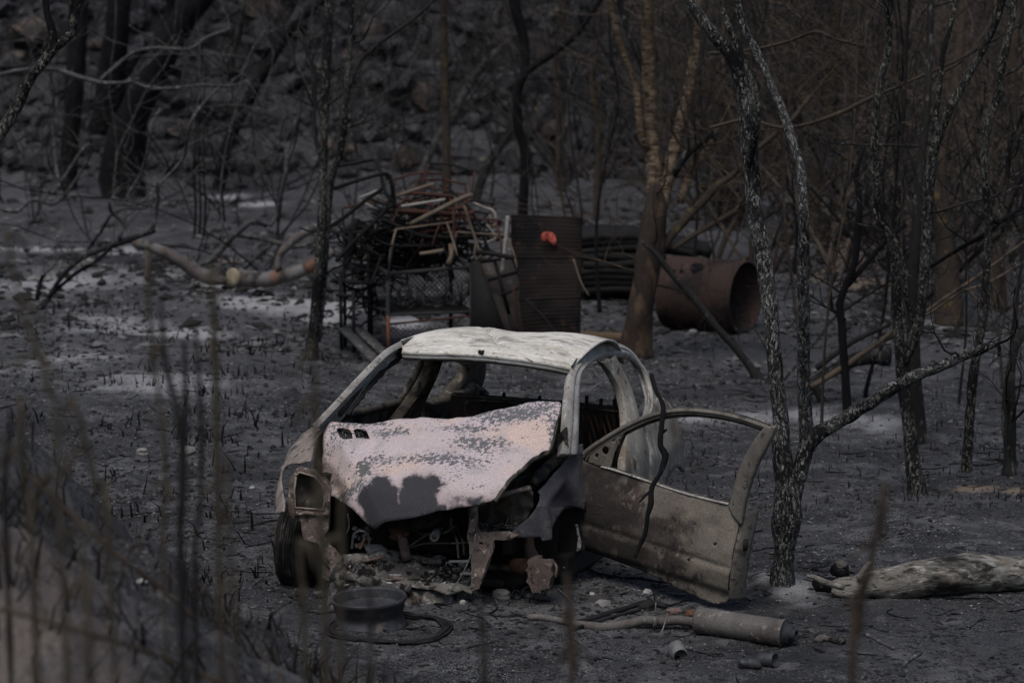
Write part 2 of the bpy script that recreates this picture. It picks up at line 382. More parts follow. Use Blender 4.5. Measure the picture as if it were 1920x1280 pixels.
# the outermost columns run far to the side
GX[:, :3] -= np.array([60, 30, 8])[None, :]; GX[:, -3:] += np.array([8, 30, 60])[None, :]
GY = np.repeat(ys[:, None], nx, 1)
GZ = T(GX, GY)
V = np.stack([GX, GY, GZ], -1).reshape(-1, 3)
i = np.arange(len(ys) - 1)[:, None] * nx; j = np.arange(nx - 1)[None, :]
Fq = np.stack([i + j, i + j + 1, i + nx + j + 1, i + nx + j], -1).reshape(-1, 4)
from bisect import bisect_right
YL = ys.tolist(); TL = tt.tolist(); GL = GZ.tolist()
def Tz(x, y):                          # height of the ground sheet, bilinear
    i = min(max(bisect_right(YL, y) - 1, 0), len(YL) - 2); t = x / (2.4 + max(y, 0) * .42)
    j = min(max(bisect_right(TL, t) - 1, 0), nx - 2)
    a = min(max((y - YL[i]) / (YL[i + 1] - YL[i]), 0), 1); b = min(max((t - TL[j]) / (TL[j + 1] - TL[j]), 0), 1)
    return (GL[i][j] * (1 - b) + GL[i][j + 1] * b) * (1 - a) + (GL[i + 1][j] * (1 - b) + GL[i + 1][j + 1] * b) * a
def gp(u, v):                          # where the pixel's line of sight meets the ground
    d = ray(u, v); t = 3.0
    while t < 200:
        p = CO + d * t
        if p.z <= Tz(p.x, p.y): break
        t += .05
    lo, hi = t - .05, t
    for _ in range(10):
        m = (lo + hi) / 2; p = CO + d * m
        if p.z <= Tz(p.x, p.y): hi = m
        else: lo = m
    return CO + d * hi
# ---- ash, bare earth and burnt-grass covers as masks on the ground sheet
def blob(pts, X, Y, rn=.45):
    r = np.zeros_like(X)
    wob = rn * fbm(X * 1.7, Y * 1.7, 0, 77, 4)
    for (u, v, ru, rv) in pts:
        c = gflat(u, v); a = (gflat(u + ru, v) - c).length; b = abs(gflat(u, v - rv).y - gflat(u, v + rv).y) / 2
        r = np.maximum(r, 1.15 - np.sqrt(((X - c.x) / a) ** 2 + ((Y - c.y) / b) ** 2) + wob * .8)
    return np.clip(r, 0, 1)
ash = blob([(420, 550, 105, 24), (520, 578, 120, 20), (610, 590, 70, 24), (350, 632, 100, 16), (440, 655, 75, 14), (60, 455, 110, 14), (230, 455, 60, 10), (760, 600, 50, 14), (430, 365, 60, 9),
            (490, 380, 50, 6)], GX, GY)
ash = np.maximum(ash, .62 * blob([(1500, 1120, 70, 40), (1450, 1100, 40, 30)], GX, GY, .3))
ash = np.maximum(ash, .68 * blob([(1560, 775, 170, 30), (1420, 770, 120, 22), (1300, 775, 80, 20), (1650, 790, 80, 22), (1780, 610, 90, 14), (300, 750, 160, 40), (150, 700, 160, 44), (110, 530, 170, 40), (300, 520, 120, 30), (200, 620, 150, 26)], GX, GY))
far_lift = sst(17, 27, GY) * (.38 + .34 * fbm(GX * .35, GY * .25, 0, 91, 4)) * (1 - sst(46, 52, GY))  # far ground painted lighter, to offset the light the trees take away
earth = blob([(1600, 480, 90, 30), (1690, 500, 80, 26), (1530, 520, 90, 20), (1590, 545, 110, 16)], GX, GY)
earth = np.maximum(earth, .9 * blob([(1830, 915, 120, 14), (1900, 920, 60, 12), (1730, 905, 50, 9), (420, 480, 40, 10), (150, 490, 60, 10)], GX, GY))
straw = (1 - sst(6.6, 9.2, GY + .5 * vn(GX * 2, GY * 1.5, 0, 4))) * sst(-.2, .35, -GX - .02 + .35 * fbm(GX * 1.6, GY * 1.6, 0, 55, 4))
mg = mat("burnt_ground", (.021, .021, .0225), (.050, .0495, .052), 1.1, .95,
    layers=[((.082, .081, .083), 5, .585, .08, .55, .75), ((.013, .013, .0135), 20, .585, .05, 2, .4), ((.10, .098, .098), 70, .63, .03, 1.6, .4), ((.26, .255, .25), 130, .675, .015, 1.2, .55)],
    attr=[("char", (.0095, .0095, .0105), 3, .6, .3), ("far_lift", (.075, .074, .078), 3, .5, .45), ("straw", (.125, .104, .091), 6, 1.7, .5), ("earth", (.15, .115, .088), 8, .7, .2), ("ash", (.27, .265, .265), 7, .8, .42)], bump=1.0, bscale=42, bdist=.02)
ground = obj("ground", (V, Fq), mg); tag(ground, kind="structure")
fattr(ground, "char", sst(46.5, 50, GY + .5 * fbm(GX * .4, GY * .4, 0, 33, 3)).ravel() * .9); fattr(ground, "far_lift", far_lift.ravel()); fattr(ground, "ash", ash.ravel()); fattr(ground, "earth", earth.ravel()); fattr(ground, "straw", straw.ravel() * .95)  # slope ground coloured darker, so the gaps between its stones look dark
# ================================================================== BURNT CAR
# car-local frame: X across (towards the open door), Y back from the nose, Z up
CARM = Matrix.Translation((-.709, 14.12, -.035)) @ Matrix.Rotation(-.277, 4, 'Z') @ Matrix.Rotation(-.066, 4, 'X') @ Matrix.Rotation(.052, 4, 'Y')
CINV = CARM.inverted(); CO_L = CINV @ CO; CROT = CINV.to_3x3()
def hit(u, v, p0, n):
    d = CROT @ ray(u, v); n = Vector(n); return CO_L + d * ((Vector(p0) - CO_L).dot(n) / d.dot(n))
def onY(u, v, y): return hit(u, v, (0, y, 0), (0, 1, 0))
def onX(u, v, x): return hit(u, v, (x, 0, 0), (1, 0, 0))
def plane3(a, b, c, bulge=None):
    a, b, c = Vector(a), Vector(b), Vector(c); n = (b - a).cross(c - a).normalized()
    if n.y > 0: n = -n                 # faces the viewer
    def f(u, v):
        p = hit(u, v, a, n)
        return p + n * bulge(u, v) if bulge else p
    f.n = n
    return f
def xs(z, y): return .80 - .27 * (max(0, z - .68) / .68) ** 1.15 - (.08 * max(0, min(y, 3.0) - 2.5) ** 2 + .08 * max(0, min(y, 3.8) - 3.0))
def side(u, v):
    x = .7; p = onX(u, v, x)
    for _ in range(12):
        p = onX(u, v, x); x = .5 * x + .5 * xs(p.z, p.y)
    return p
DBG = [(p, tuple(round(c, 2) for c in side(*p))) for p in ((1067, 696), (1088, 703), (1120, 675), (1147, 671), (1200, 676), (1214, 747), (1239, 752), (1277, 862), (1085, 840), (1168, 800))]
def line3(P, n):
    P = [Vector(p) for p in P]; L = [0]
    for a, b in zip(P, P[1:]): L.append(L[-1] + (b - a).length)
    out = []
    for k in range(n):
        s = L[-1] * k / (n - 1); i = 0
        while i < len(L) - 2 and L[i + 1] < s: i += 1
        out.append(P[i].lerp(P[i + 1], (s - L[i]) / max(L[i + 1] - L[i], 1e-9)))
    return out
def smooth3(P, it=2):
    for _ in range(it):
        P = [P[0]] + [P[i - 1] * .25 + P[i] * .5 + P[i + 1] * .25 for i in range(1, len(P) - 1)] + [P[-1]]
    return P
def loft(A, B, n=50, m=6, bulge=.02, out=(1, 0, 0), prof=None):
    A = smooth3(line3(A, n)); B = smooth3(line3(B, n)); V = []; out = Vector(out)
    for a, b in zip(A, B):
        for k in range(m + 1):
            t = k / m; h = prof(t) if prof else bulge * (1 - (2 * t - 1) ** 2)
            V.append(a.lerp(b, t) + out * h)
    w_ = m + 1
    return V, [(i * w_ + k, i * w_ + k + 1, (i + 1) * w_ + k + 1, (i + 1) * w_ + k) for i in range(n - 1) for k in range(m)]
def mir(vf): return [Vector((-p[0], p[1], p[2])) for p in vf[0]], [tuple(reversed(f)) for f in vf[1]]
car = empty("burnt_car", CARM.to_translation()); car.matrix_world = CARM
tag(car, "burnt out small hatchback with flaking pink bonnet and ash white roof", "car")
def cobj(name, vf, m, **k): return obj(name, vf, M[m] if isinstance(m, str) else m, k.pop('parent', car), **k)

# ---- body side: A-pillar and roof rail, B-pillar, quarter panel (traced on the curved side surface)
S1o = [(1052, 850), (1059, 800), (1062, 747), (1067, 696), (1076, 684), (1083, 673), (1093, 662), (1106, 651), (1120, 644), (1136, 641), (1152, 641), (1167, 646), (1178, 652), (1189, 661), (1200, 676), (1213, 694), (1224, 713), (1233, 732), (1239, 752), (1244, 775), (1246, 800)]
S1i = [(1084, 850), (1085, 800), (1086, 732), (1088, 703), (1095, 692), (1106, 682), (1120, 675), (1133, 671), (1147, 671), (1160, 670), (1171, 670), (1183, 675), (1193, 686), (1202, 702), (1209, 724), (1214, 747), (1213, 765), (1206, 779), (1194, 792), (1188, 806)]
def groove(t): return .028 * (1 - (2 * t - 1) ** 2) - .014 * math.exp(-((t - .42) / .09) ** 2)
s1 = loft([side(*p) for p in S1o], [side(*p) for p in S1i], 70, 12, prof=groove)
cobj("roof_rail", s1, 'pillar', solid=.035, off=-1, bevel=.004)
Bf = [(1122, 676), (1129, 683), (1138, 696), (1150, 717), (1160, 742), (1166, 768), (1168, 800), (1167, 834), (1163, 873), (1162, 960)]
Br = [(1146, 672), (1152, 686), (1164, 710), (1174, 732), (1181, 754), (1188, 777), (1192, 792), (1200, 815), (1208, 845), (1208, 960)]
bp = loft([side(*p) for p in Bf], [side(*p) for p in Br], 50, 8, prof=lambda t: -.02 + .03 * math.sin(t * 3.14) - .012 * math.exp(-((t - .3) / .08) ** 2))
cobj("door_pillar", bp, 'quarter', solid=.05, off=-1, bevel=.004)
Q = [(1191, 790), (1206, 780), (1215, 765), (1228, 745), (1247, 759), (1255, 772), (1262, 790), (1270, 806), (1275, 828), (1277, 862), (1276, 884), (1269, 875), (1260, 873), (1252, 879), (1245, 889), (1240, 902), (1236, 925), (1234, 975), (1205, 975), (1208, 905), (1210, 880), (1210, 845), (1203, 815)]
def qsurf(u, v):
    x = .72; p = onX(u, v, x)
    for _ in range(14):
        p = onX(u, v, x); x = .5 * x + .5 * (.80 - .27 * (max(0, p.z - .68) / .68) ** 1.15 - .05 * max(0, min(p.y, 3.8) - 2.5))
    p.x += .012 * math.exp(-((u - 1243 - .1 * (v - 800)) / 8) ** 2); return p
qv = sheet(Q, (), 6, qsurf)
qp = cobj("rear_quarter_panel", qv[:2], 'quarter', solid=.03, off=-1)
cobj("tail_lamp_slot", tube([list(side(1250, 772)) + [.02], list(side(1258, 800)) + [.02], list(side(1263, 818)) + [.012]], 6, .03), 'soot_shade', parent=qp)
lt = hit(1179, 868, (.755, 0, 0), (1, 0, 0)) if False else side(1178, 869) + Vector((-.01, 0, 0))
cobj("door_latch", tube([(*(lt + Vector((.02, .0, .035))), .012), (*(lt + Vector((.045, 0, .02))), .012), (*(lt + Vector((.045, 0, -.03))), .012), (*(lt + Vector((.02, 0, -.045))), .012)], 6, .01), 'rust')
# rear wheel on its rim under the arch
rw = Vector((.66, 3.35, .24))
def wheel_tyre(R_, w_, flat=0):
    prof = [(R_ * .62, -w_ * .42), (R_ * .72, -w_ * .5), (R_ * .92, -w_ * .5), (R_ * .985, -w_ * .40), (R_, -w_ * .2), (R_, w_ * .2), (R_ * .985, w_ * .40), (R_ * .92, w_ * .5), (R_ * .72, w_ * .5), (R_ * .62, w_ * .42), (R_ * .62, -w_ * .42)]
    return lathe(prof, 48, Matrix.Rotation(R(90), 4, 'Y'))
wv = wheel_tyre(.26, .15)
w1 = cobj("rear_wheel", ([p + rw for p in wv[0]], wv[1]), 'tyre')
cobj("rear_inner_arch", lathe([(.36, -.12), (.36, .06), (.05, .06)], 20, Matrix.Translation(rw + Vector((-.12, 0, .02))) @ Matrix.Rotation(R(90), 4, 'Y')), 'soot_shade')

# ---- roof, a crumpled sheet between header, crown and rear edge
HP = [(756, 658), (800, 660), (860, 661), (920, 665), (980, 672), (1030, 680), (1075, 690)]
TP = [(768, 640), (790, 632), (812, 626), (840, 620.5), (865, 619), (890, 620.5), (930, 623.5), (1000, 626), (1060, 629), (1105, 633), (1138, 640)]
n_, m_ = 90, 40
hd = line3([onY(u, v, 1.66 - .07 * (1 - ((u - 915) / 160) ** 2)) for u, v in HP], n_)
tp_ = smooth3(line3([onY(u, v, 2.25) for u, v in TP], n_), 3)
rv = []
for a in range(n_):
    s = a / (n_ - 1) * 2 - 1
    h, t = hd[a], tp_[a]; e = Vector((.52 * s, 3.05, t.z - .17 - .03 * s * s))
    for b in range(m_ + 1):
        q = b / m_; q0 = .46
        p = h * ((q - q0) * (q - 1) / (q0)) + t * (q * (q - 1) / (q0 * (q0 - 1))) + e * (q * (q - q0) / (1 - q0))
        edge = min(1, min(b, a, n_ - 1 - a) / 5)
        d = .012 * float(fbm(p.x * 2.6, p.y * 2.0, 0, 17, 2)) + .0018 * float(fbm(p.x * 11, p.y * 7, 0, 19, 2))
        d += -.030 * math.exp(-(((p.x - .02 + (p.y - 1.85) * .5) / .022) ** 2)) * math.exp(-((p.y - 2.0) / .22) ** 2)   # fold
        d += .018 * math.exp(-(((p.x + .16) / .13) ** 2)) * math.exp(-((p.y - 2.25) / .3) ** 2)
        p.z += d * edge
        rv.append(p)
rf = [(a * (m_ + 1) + b, a * (m_ + 1) + b + 1, (a + 1) * (m_ + 1) + b + 1, (a + 1) * (m_ + 1) + b) for a in range(n_ - 1) for b in range(m_)]
roof = cobj("roof", (rv, rf), 'roof', solid=.012, off=-1)
# windscreen header lip and groove below the roof edge
lipA = [p + Vector((0, .006, -.004)) for p in hd]; lipB = [p + Vector((0, .030, -.036)) for p in hd]
cobj("windscreen_header", loft(lipA, lipB, 80, 5, out=(0, -1, .2), prof=lambda t: .012 * math.sin(t * 9.4)), 'roof', parent=roof, solid=.02, off=1)
mp_ = onY(905, 659, 1.60)
cobj("mirror_stub", cat(tube([(*(mp_ + Vector((-.018, -.02, .0))), .011), (*(mp_ + Vector((.012, -.026, -.004))), .013)], 8), tube([(*(mp_ + Vector((.0, .03, 0))), .008), (*(mp_ + Vector((0, -.02, 0))), .008)], 6)), 'soot_shade', parent=roof)
cobj("drip_channel", tube([(*(side(u, v) + Vector((.004, 0, .008))), .006) for u, v in [(1071, 690), (1080, 676), (1092, 662), (1106, 650), (1120, 643), (1137, 640)]], 6, .03), 'interior', parent=roof)

# ---- far side, seen from inside
s1m = mir(s1); s1m = ([p + Vector((.02, 0, -.06 * float(sst(1.6, 2.5, p.y)))) for p in s1m[0]], s1m[1])
fA = [f for f in s1m[1] if s1m[0][f[0]].y < 1.75]; fB = [f for f in s1m[1] if s1m[0][f[0]].y >= 1.75]
def used(vf):
    ids = sorted({i for f in vf[1] for i in f}); k = {a: b for b, a in enumerate(ids)}; return [vf[0][i] for i in ids], [tuple(k[i] for i in f) for f in vf[1]]
cobj("far_windscreen_pillar", used((s1m[0], fA)), 'pillar', solid=.035, off=1, bevel=.004)
cobj("far_roof_rail", used((s1m[0], fB)), 'interior', solid=.035, off=1, bevel=.004)
bm_ = mir(bp); cobj("far_door_pillar", bm_, 'interior', solid=.06, off=1, bevel=.004)
qm = mir(qv[:2]); cobj("far_quarter_panel", ([p + Vector((.04, 0, 0)) for p in qm[0]], qm[1]), 'interior', solid=.07, off=1)
sl = [(-.755, 1.12, .93), (-.765, 1.6, .90), (-.76, 2.45, .90)]
fd = cobj("far_door_shell", loft([Vector(p) for p in sl], [Vector((-.77, 1.12, .22)), Vector((-.78, 1.7, .2)), Vector((-.78, 2.45, .22))], 20, 8, bulge=-.03), 'interior', solid=.05, off=0)
cobj("far_window_sill", tube([(-.74, 1.10, .95, .022), (-.745, 1.6, .925, .024), (-.74, 2.43, .925, .024)], 8, .1), 'interior', parent=fd)
wf = [Vector((-p[0], p[1], p[2])) for p in (side(1092, 742), side(1093, 712), side(1099, 698), side(1108, 688), side(1120, 681))]
ff = [(-.70, 1.17, .96), (-.655, 1.45, 1.13), (-.60, 1.78, 1.29), (-.565, 2.05, 1.345), (-.57, 2.3, 1.345), (-.63, 2.42, 1.16), (-.74, 2.44, .93)]
cobj("far_window_frame", tube([(*p, .021) for p in ff], 8, .05), 'interior', parent=fd)
# far A-pillar flange with charred seal
pa = [onY(652, 778, 1.12), onY(690, 728, 1.36), onY(720, 696, 1.56), onY(752, 668, 1.80)]
cobj("windscreen_seal", tube([(*p, .014) for p in pa], 6, .03, rough=.5, seed=4, rs=3), 'soot_shade')

# ---- interior: floor, bulkhead, seat back, rear shelf line
cobj("floor_pan", cat(box((0, 2.2, .17), (1.42, 2.3, .05)), box((0, 2.2, .24), (.22, 2.0, .12)), box((.70, 1.75, .25), (.12, 1.5, .14)), box((-.70, 1.75, .25), (.12, 1.5, .14))), 'soot_shade', smooth=False, bevel=.02)
cobj("bulkhead", cat(box((0, 1.06, .52), (1.36, .04, .66)), box((0, 1.12, .86), (1.30, .14, .05))), 'soot_shade', smooth=False, bevel=.01)
cobj("dashboard_beam", tube([(-.66, 1.32, .74, .03), (0, 1.35, .76, .03), (.66, 1.32, .74, .03)], 8, .1), 'soot_shade')
sp = [(848, 737), (900, 741), (975, 747), (1060, 753), (1165, 764), (1166, 960), (845, 960)]
seat = cobj("rear_seat_back", sheet(sp, (), 12, lambda u, v: onY(u, v, 2.62 + .0005 * (v - 750)))[:2], 'seat', solid=.06, off=0)
for (u, v0, v1) in ((903, 733, 800), (945, 736, 800), (1012, 742, 810), (1100, 742, 850), (1127, 747, 850), (1152, 748, 850)):
    cobj("seat_spring_post", tube([(*onY(u, v0, 2.52), .012), (*onY(u, v1, 2.55), .012)], 6), 'soot_shade', parent=seat)
def srod(P, r): return tube([(*onY(u, v, 2.50), r) for u, v in P], 6, .02)
cobj("seat_frame_rod", srod([(846, 740), (900, 744), (1000, 752), (1062, 757)], .008), 'interior', parent=seat)
cobj("seat_frame_rod", srod([(880, 800), (872, 760), (885, 751), (930, 752), (975, 757), (983, 770), (984, 800)], .007), 'interior', parent=seat)
cobj("seat_frame_rod", srod([(1000, 800), (998, 765), (1010, 756), (1060, 760), (1166, 772)], .007), 'interior', parent=seat)
for k in range(7):
    u = 1092 + k * 11
    cobj("seat_strap", tube([(*onY(u, 776, 2.55), .008), (*onY(u + 26, 860, 2.56), .010)], 5), 'rust', parent=seat)
cobj("rear_panel", loft([Vector((-.70, 3.55, .62)), Vector((.70, 3.55, .62))], [Vector((-.70, 3.6, .2)), Vector((.70, 3.6, .2))], 12, 4, bulge=.03, out=(0, 1, 0)), 'interior', solid=.03)
# hanging belt on the near quarter window, burnt cable
for P in ([(1186, 690), (1187, 720), (1184, 750), (1186, 785)], [(1192, 700), (1195, 715), (1193, 728)]):
    cobj("hanging_belt", tube([(*(side(u, v) + Vector((-.10, 0, 0))), .009) for u, v in P], 5, .02, rough=.4), 'soot_shade')
pb = [(*(hit(788, 716, (-.66, 0, 0), (1, 0, 0))), .012)]
cobj("belt_buckle", cat(tube([(*onY(783, 700, 2.42), .004), (*onY(783, 716, 2.42), .004)], 4), box(onY(783, 722, 2.42), (.035, .015, .05))), 'soot_shade')

# ---- bonnet: buckled sheet, hinge corner lifted on the door side
HO = [(621, 795), (660, 797), (700, 797), (735, 793), (775, 788), (820, 786), (850, 785), (872, 783), (905, 777), (950, 769), (1000, 761.5), (1035, 757.5), (1051, 757), (1053, 763), (1046, 786), (1035, 812), (1024, 830), (1001, 852), (985, 871), (962, 898), (944, 922), (931, 936), (920, 940), (900, 943), (880, 945), (850, 947), (826, 949), (800, 953), (770, 956), (735, 957), (695, 958), (689, 956), (670, 942), (650, 926), (628, 908), (604, 889), (595, 882), (593, 862), (597, 836), (606, 813)]
h1 = [(632, 807), (641, 806), (656, 809), (661, 816), (664, 830), (646, 828), (639, 823)]
h2 = [(664, 811), (671, 807), (687, 810), (691, 818), (696, 832), (671, 830), (668, 822)]
def crease_u(v): return 624 + (v - 808) * .60
def hb(u, v):
    c = .03 * math.sin(min(1, max(0, (v - 790) / 165)) * 3.14) * math.sin(min(1, max(0, (u - 594) / 440)) * 3.14)
    k = (u - crease_u(v)) / 14.0
    c += .030 * (1 / (1 + math.exp(-k)) - 1) * sst(800, 840, v)                # step down beyond the crease
    c += -.0016 * max(0, (crease_u(v) - u)) * sst(806, 830, v)
    c += .018 * float(fbm(u * .011, v * .024, 0, 7, 3)) + .004 * float(fbm(u * .05, v * .07, 0, 9, 2))
    r = (u - (1000 - (v - 760) * .28)) / 30.0
    c += .012 * math.exp(-r * r) - .05 * max(0, (u - 930) / 110) ** 2 * sst(770, 850, v)   # ridge and fall on the door side
    c += -.05 * max(0, (v - 928) / 30) ** 1.4                                   # front lip turns down
    return c
pRL = onY(621, 795, .98); pRR = onY(1053, 757, .96); pF = onY(690, 957, .20)
hs = plane3(pRL, pRR, pF, hb)
hv = sheet(HO, (h1, h2), 4.5, hs, jit=.15)
hood = cobj("bonnet", hv[:2], 'hood', solid=.006, off=-1)
def ell(u, v, c, rx, ry): return 1.35 - .85 * math.hypot((u - c[0]) / rx, (v - c[1]) / ry)
SA = [(664, 922), (678, 914), (692, 911), (702, 906), (710, 897), (717, 899), (724, 898), (732, 907), (741, 916), (749, 925), (754, 962), (688, 964), (676, 946)]
SB = [(744, 962), (748, 930), (755, 921), (759, 911), (766, 906), (774, 904), (782, 900), (800, 903), (812, 898), (826, 905), (838, 918), (824, 922), (829, 928), (818, 934), (822, 962)]
def polyd(Pg, u, v, soft=24):                   # soft inside test: 0.5 on the outline
    q = Vector((u, v)); d = 1e9
    for i_ in range(len(Pg)):
        a, b = Vector(Pg[i_]), Vector(Pg[(i_ + 1) % len(Pg)]); t = max(0, min(1, (q - a).dot(b - a) / (b - a).length_squared)); d = min(d, (q - a - (b - a) * t).length)
    return .5 + (d if inpoly(Pg, u, v) else -d) / soft
st = []; ru = []; hl = []
for p in hv[2]:
    u, v = p.x, p.y
    a = max(polyd(SA, u, v), polyd(SB, u, v), .5 + (v - (940 if u < 835 else 947) + 3 * math.sin(u * .06)) / 18 if u > 690 else 0, .46 * ell(u, v, (880, 940), 70, 16))
    hl.append(max(polyd(SA, u, v, 30), polyd(SB, u, v, 30), (v - 912) / 40 if u > 690 else 0))
    st.append(max(0, min(1, a)))
    b = max(ell(u, v, (960, 783), 100, 16), ell(u, v, (880, 806), 70, 9), ell(u, v, (905, 838), 60, 18), ell(u, v, (690, 799), 60, 6), ell(u, v, (745, 817), 34, 9), ell(u, v, (1036, 800), 12, 40),
            ell(u, v, (830, 872), 90, 14), ell(u, v, (660, 905), 45, 12), ell(u, v, (690, 890), 14, 9), ell(u, v, (722, 818), 20, 12))
    ru.append(max(0, min(.62, b * .62)))
fattr(hood, "halo", [max(0, min(.8, a * .75 + .05)) for a in hl]); fattr(hood, "stain", st); fattr(hood, "rust", ru)
nn = hs.n
# rolled flange on the free edge, badge recess, vent bowls
cobj("bonnet_flange", tube([(*(hs(u, v) - nn * .012), .013) for u, v in [(1050, 765), (1043, 790), (1032, 815), (1021, 832), (999, 854), (983, 873), (960, 900), (942, 924), (928, 938)]], 6, .03, rough=.25, rs=2), 'interior', parent=hood)
bc = [(657, 862), (673, 862), (672, 870), (664, 876), (660, 870)]
cobj("badge_recess", sheet([(663, 878), (672, 868), (685, 868), (694, 874), (696, 884), (690, 893), (680, 897), (670, 890)], (), 6, lambda u, v: hs(u, v) + nn * .004)[:2], 'metalgrey', parent=hood, solid=.005)
for h in (h1, h2):
    cx = sum(p[0] for p in h) / len(h); cy = sum(p[1] for p in h) / len(h)
    def bowl(u, v, cx=cx, cy=cy): return hs(u, v) - nn * (.035 + .02 * float(vn(u * .16, v * .16, 0, 3)))
    cobj("vent_duct", sheet([(cx + (p[0] - cx) * 1.35, cy + (p[1] - cy) * 1.35) for p in h], (), 3, bowl)[:2], 'bark_pale', parent=hood, solid=.01)

# ---- wings
FN = [(1062, 840), (1078, 836), (1087, 833), (1090, 850), (1093, 880), (1096, 915), (1097, 957), (1086, 952), (1073, 950), (1053, 953), (1037, 964), (1027, 978), (1020, 994), (1017, 1017), (1003, 1019), (1000, 1011), (974, 1011), (945, 1009), (962, 990), (980, 974), (992, 956), (998, 941), (998, 931), (994, 926), (1010, 909), (1029, 886), (1043, 870), (1054, 856)]
a_ = onX(1096, 950, .80); b_ = onX(1080, 840, .70); c_ = onY(948, 1008, .34)
def fb(u, v):
    d = .05 * math.sin(max(0, min(1, (u - 940) / 160)) * 3.14)
    dd = (v - 895) - abs(u - 1052) * 1.15
    d += -.035 * sst(-4, 26, dd) * sst(0, 30, 957 - v + .2 * (u - 1000)) * sst(985, 1030, u)
    d += .016 * math.exp(-((u - 1006 - (v - 960) * .16) / 5) ** 2) * sst(940, 960, v) + .014 * math.exp(-((u - 1070 - (v - 860) * .10) / 6) ** 2) * (1 - sst(880, 930, v))
    return d + .006 * float(fbm(u * .03, v * .03, 0, 3, 3))
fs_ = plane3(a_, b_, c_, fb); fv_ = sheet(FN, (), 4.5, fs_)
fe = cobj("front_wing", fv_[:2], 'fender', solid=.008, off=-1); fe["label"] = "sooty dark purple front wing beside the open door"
fattr(fe, "soot_shade", [max(0, min(1, .25 + .02 * ((p.y - 893) - abs(p.x - 1052) * 1.1))) if p.y < 955 and p.x > 985 else .55 for p in fv_[2]])  # shade of the dent's lower facet painted into the wing's colour
FL = [(623, 790), (604, 802), (590, 813), (574, 831), (552, 858), (535, 880), (526, 902), (520, 930), (516, 962), (530, 968), (543, 968), (544, 948), (540, 925), (536, 908), (536, 892), (545, 884), (557, 881), (575, 880), (592, 874), (596, 852), (600, 828), (610, 808)]
a_ = onX(522, 930, -.80); b_ = onY(622, 792, 1.0); c_ = onY(590, 862, .52)
def flb(u, v):
    d = .05 * math.sin(max(0, min(1, (u - 516) / 100)) * 3.14) + .006 * float(fbm(u * .04, v * .04, 0, 13, 3))
    return d - .012 * math.exp(-((u - (598 - (v - 815) * .85)) / 4) ** 2)
fl = cobj("far_front_wing", sheet(FL, (), 5, plane3(a_, b_, c_, flb))[:2], 'fender_pink', solid=.008, off=-1)

# ---- front panels around the missing headlamps
def yp(y, amp=.012, s=5): return lambda u, v: onY(u, v, y) + Vector((0, -amp * float(fbm(u * .05, v * .05, 0, s, 3)), 0))
PL = [(543, 905), (549, 888), (562, 874), (590, 880), (612, 902), (621, 915), (618, 960), (617, 992), (609, 1004), (613, 1016), (628, 1030), (642, 1045), (641, 1062), (622, 1068), (606, 1050), (599, 1018), (571, 1011), (566, 976), (543, 968), (541, 940)]
PLh = [(555, 893), (562, 885), (590, 893), (605, 911), (609, 935), (606, 955), (575, 953), (553, 951), (552, 920)]
pl = cobj("headlamp_panel", sheet(PL, (PLh,), 5, yp(.40))[:2], 'front', solid=.02, off=0, bevel=.003)
cobj("headlamp_housing", sheet([(547, 885), (600, 880), (618, 905), (617, 960), (548, 962)], (), 7, lambda u, v: onY(u, v, .50 - .06 * math.hypot((u - 580) / 30, (v - 922) / 35)) )[:2], 'interior', parent=pl, solid=.01)
cobj("panel_ledge", tube([(*onY(u, v, .375), .012) for u, v in [(552, 966), (575, 961), (600, 965), (616, 962)]], 6, .03, rough=.3, rs=2), 'front', parent=pl)
cobj("headlamp_rim", tube([(*onY(u, v, .385), .006) for u, v in PLh + PLh[:1]], 5), 'fender_pink', parent=pl)
PR = [(880, 950), (884, 941), (895, 941), (896, 960), (894, 988), (901, 997), (955, 996), (973, 1003), (955, 1012), (926, 1012), (925, 1032), (914, 1062), (904, 1090), (898, 1104), (886, 1104), (884, 1062), (877, 1003), (879, 985)]
pr = cobj("headlamp_panel", sheet(PR, ([(899, 1015), (906, 1015), (906, 1020), (899, 1020)],), 5, yp(.36))[:2], 'front', solid=.025, off=0, bevel=.004)
cobj("headlamp_bar", tube([(*onY(888, 945, .35), .018), (*onY(925, 933, .37), .015), (*onY(960, 922, .42), .015), (*onY(994, 914, .5), .014)], 8, .03, rough=.2), 'front', parent=pr)
cobj("panel_post", tube([(*onY(888, 942, .345), .02), (*onY(887, 965, .34), .017), (*onY(884, 1000, .33), .02)], 8, .03, rough=.25), 'front', parent=pr)
cobj("headlamp_housing", sheet([(890, 935), (955, 918), (998, 920), (1000, 950), (985, 975), (960, 1000), (892, 1002)], (), 6, lambda u, v: onY(u, v, .56 - .05 * float(fbm(u * .04, v * .04, 0, 8, 3))))[:2], 'interior', parent=pr, solid=.01)
mb = MB(); rg = random.Random(4)
for k in range(46):
    u = rg.uniform(898, 970); v = rg.uniform(982, 998) - abs(u - 935) * .05
    p = onY(u, v, rg.uniform(.40, .5)); d = Vector((rg.uniform(-1, 1), rg.uniform(-.6, .6), rg.uniform(-.2, .5))).normalized() * rg.uniform(.02, .06)
    mb.add(tube([(*(p - d), .003), (*(p + d), .002)], 4))
cobj("burnt_wiring_tangle", mb.vf(), 'rubble', parent=pr)
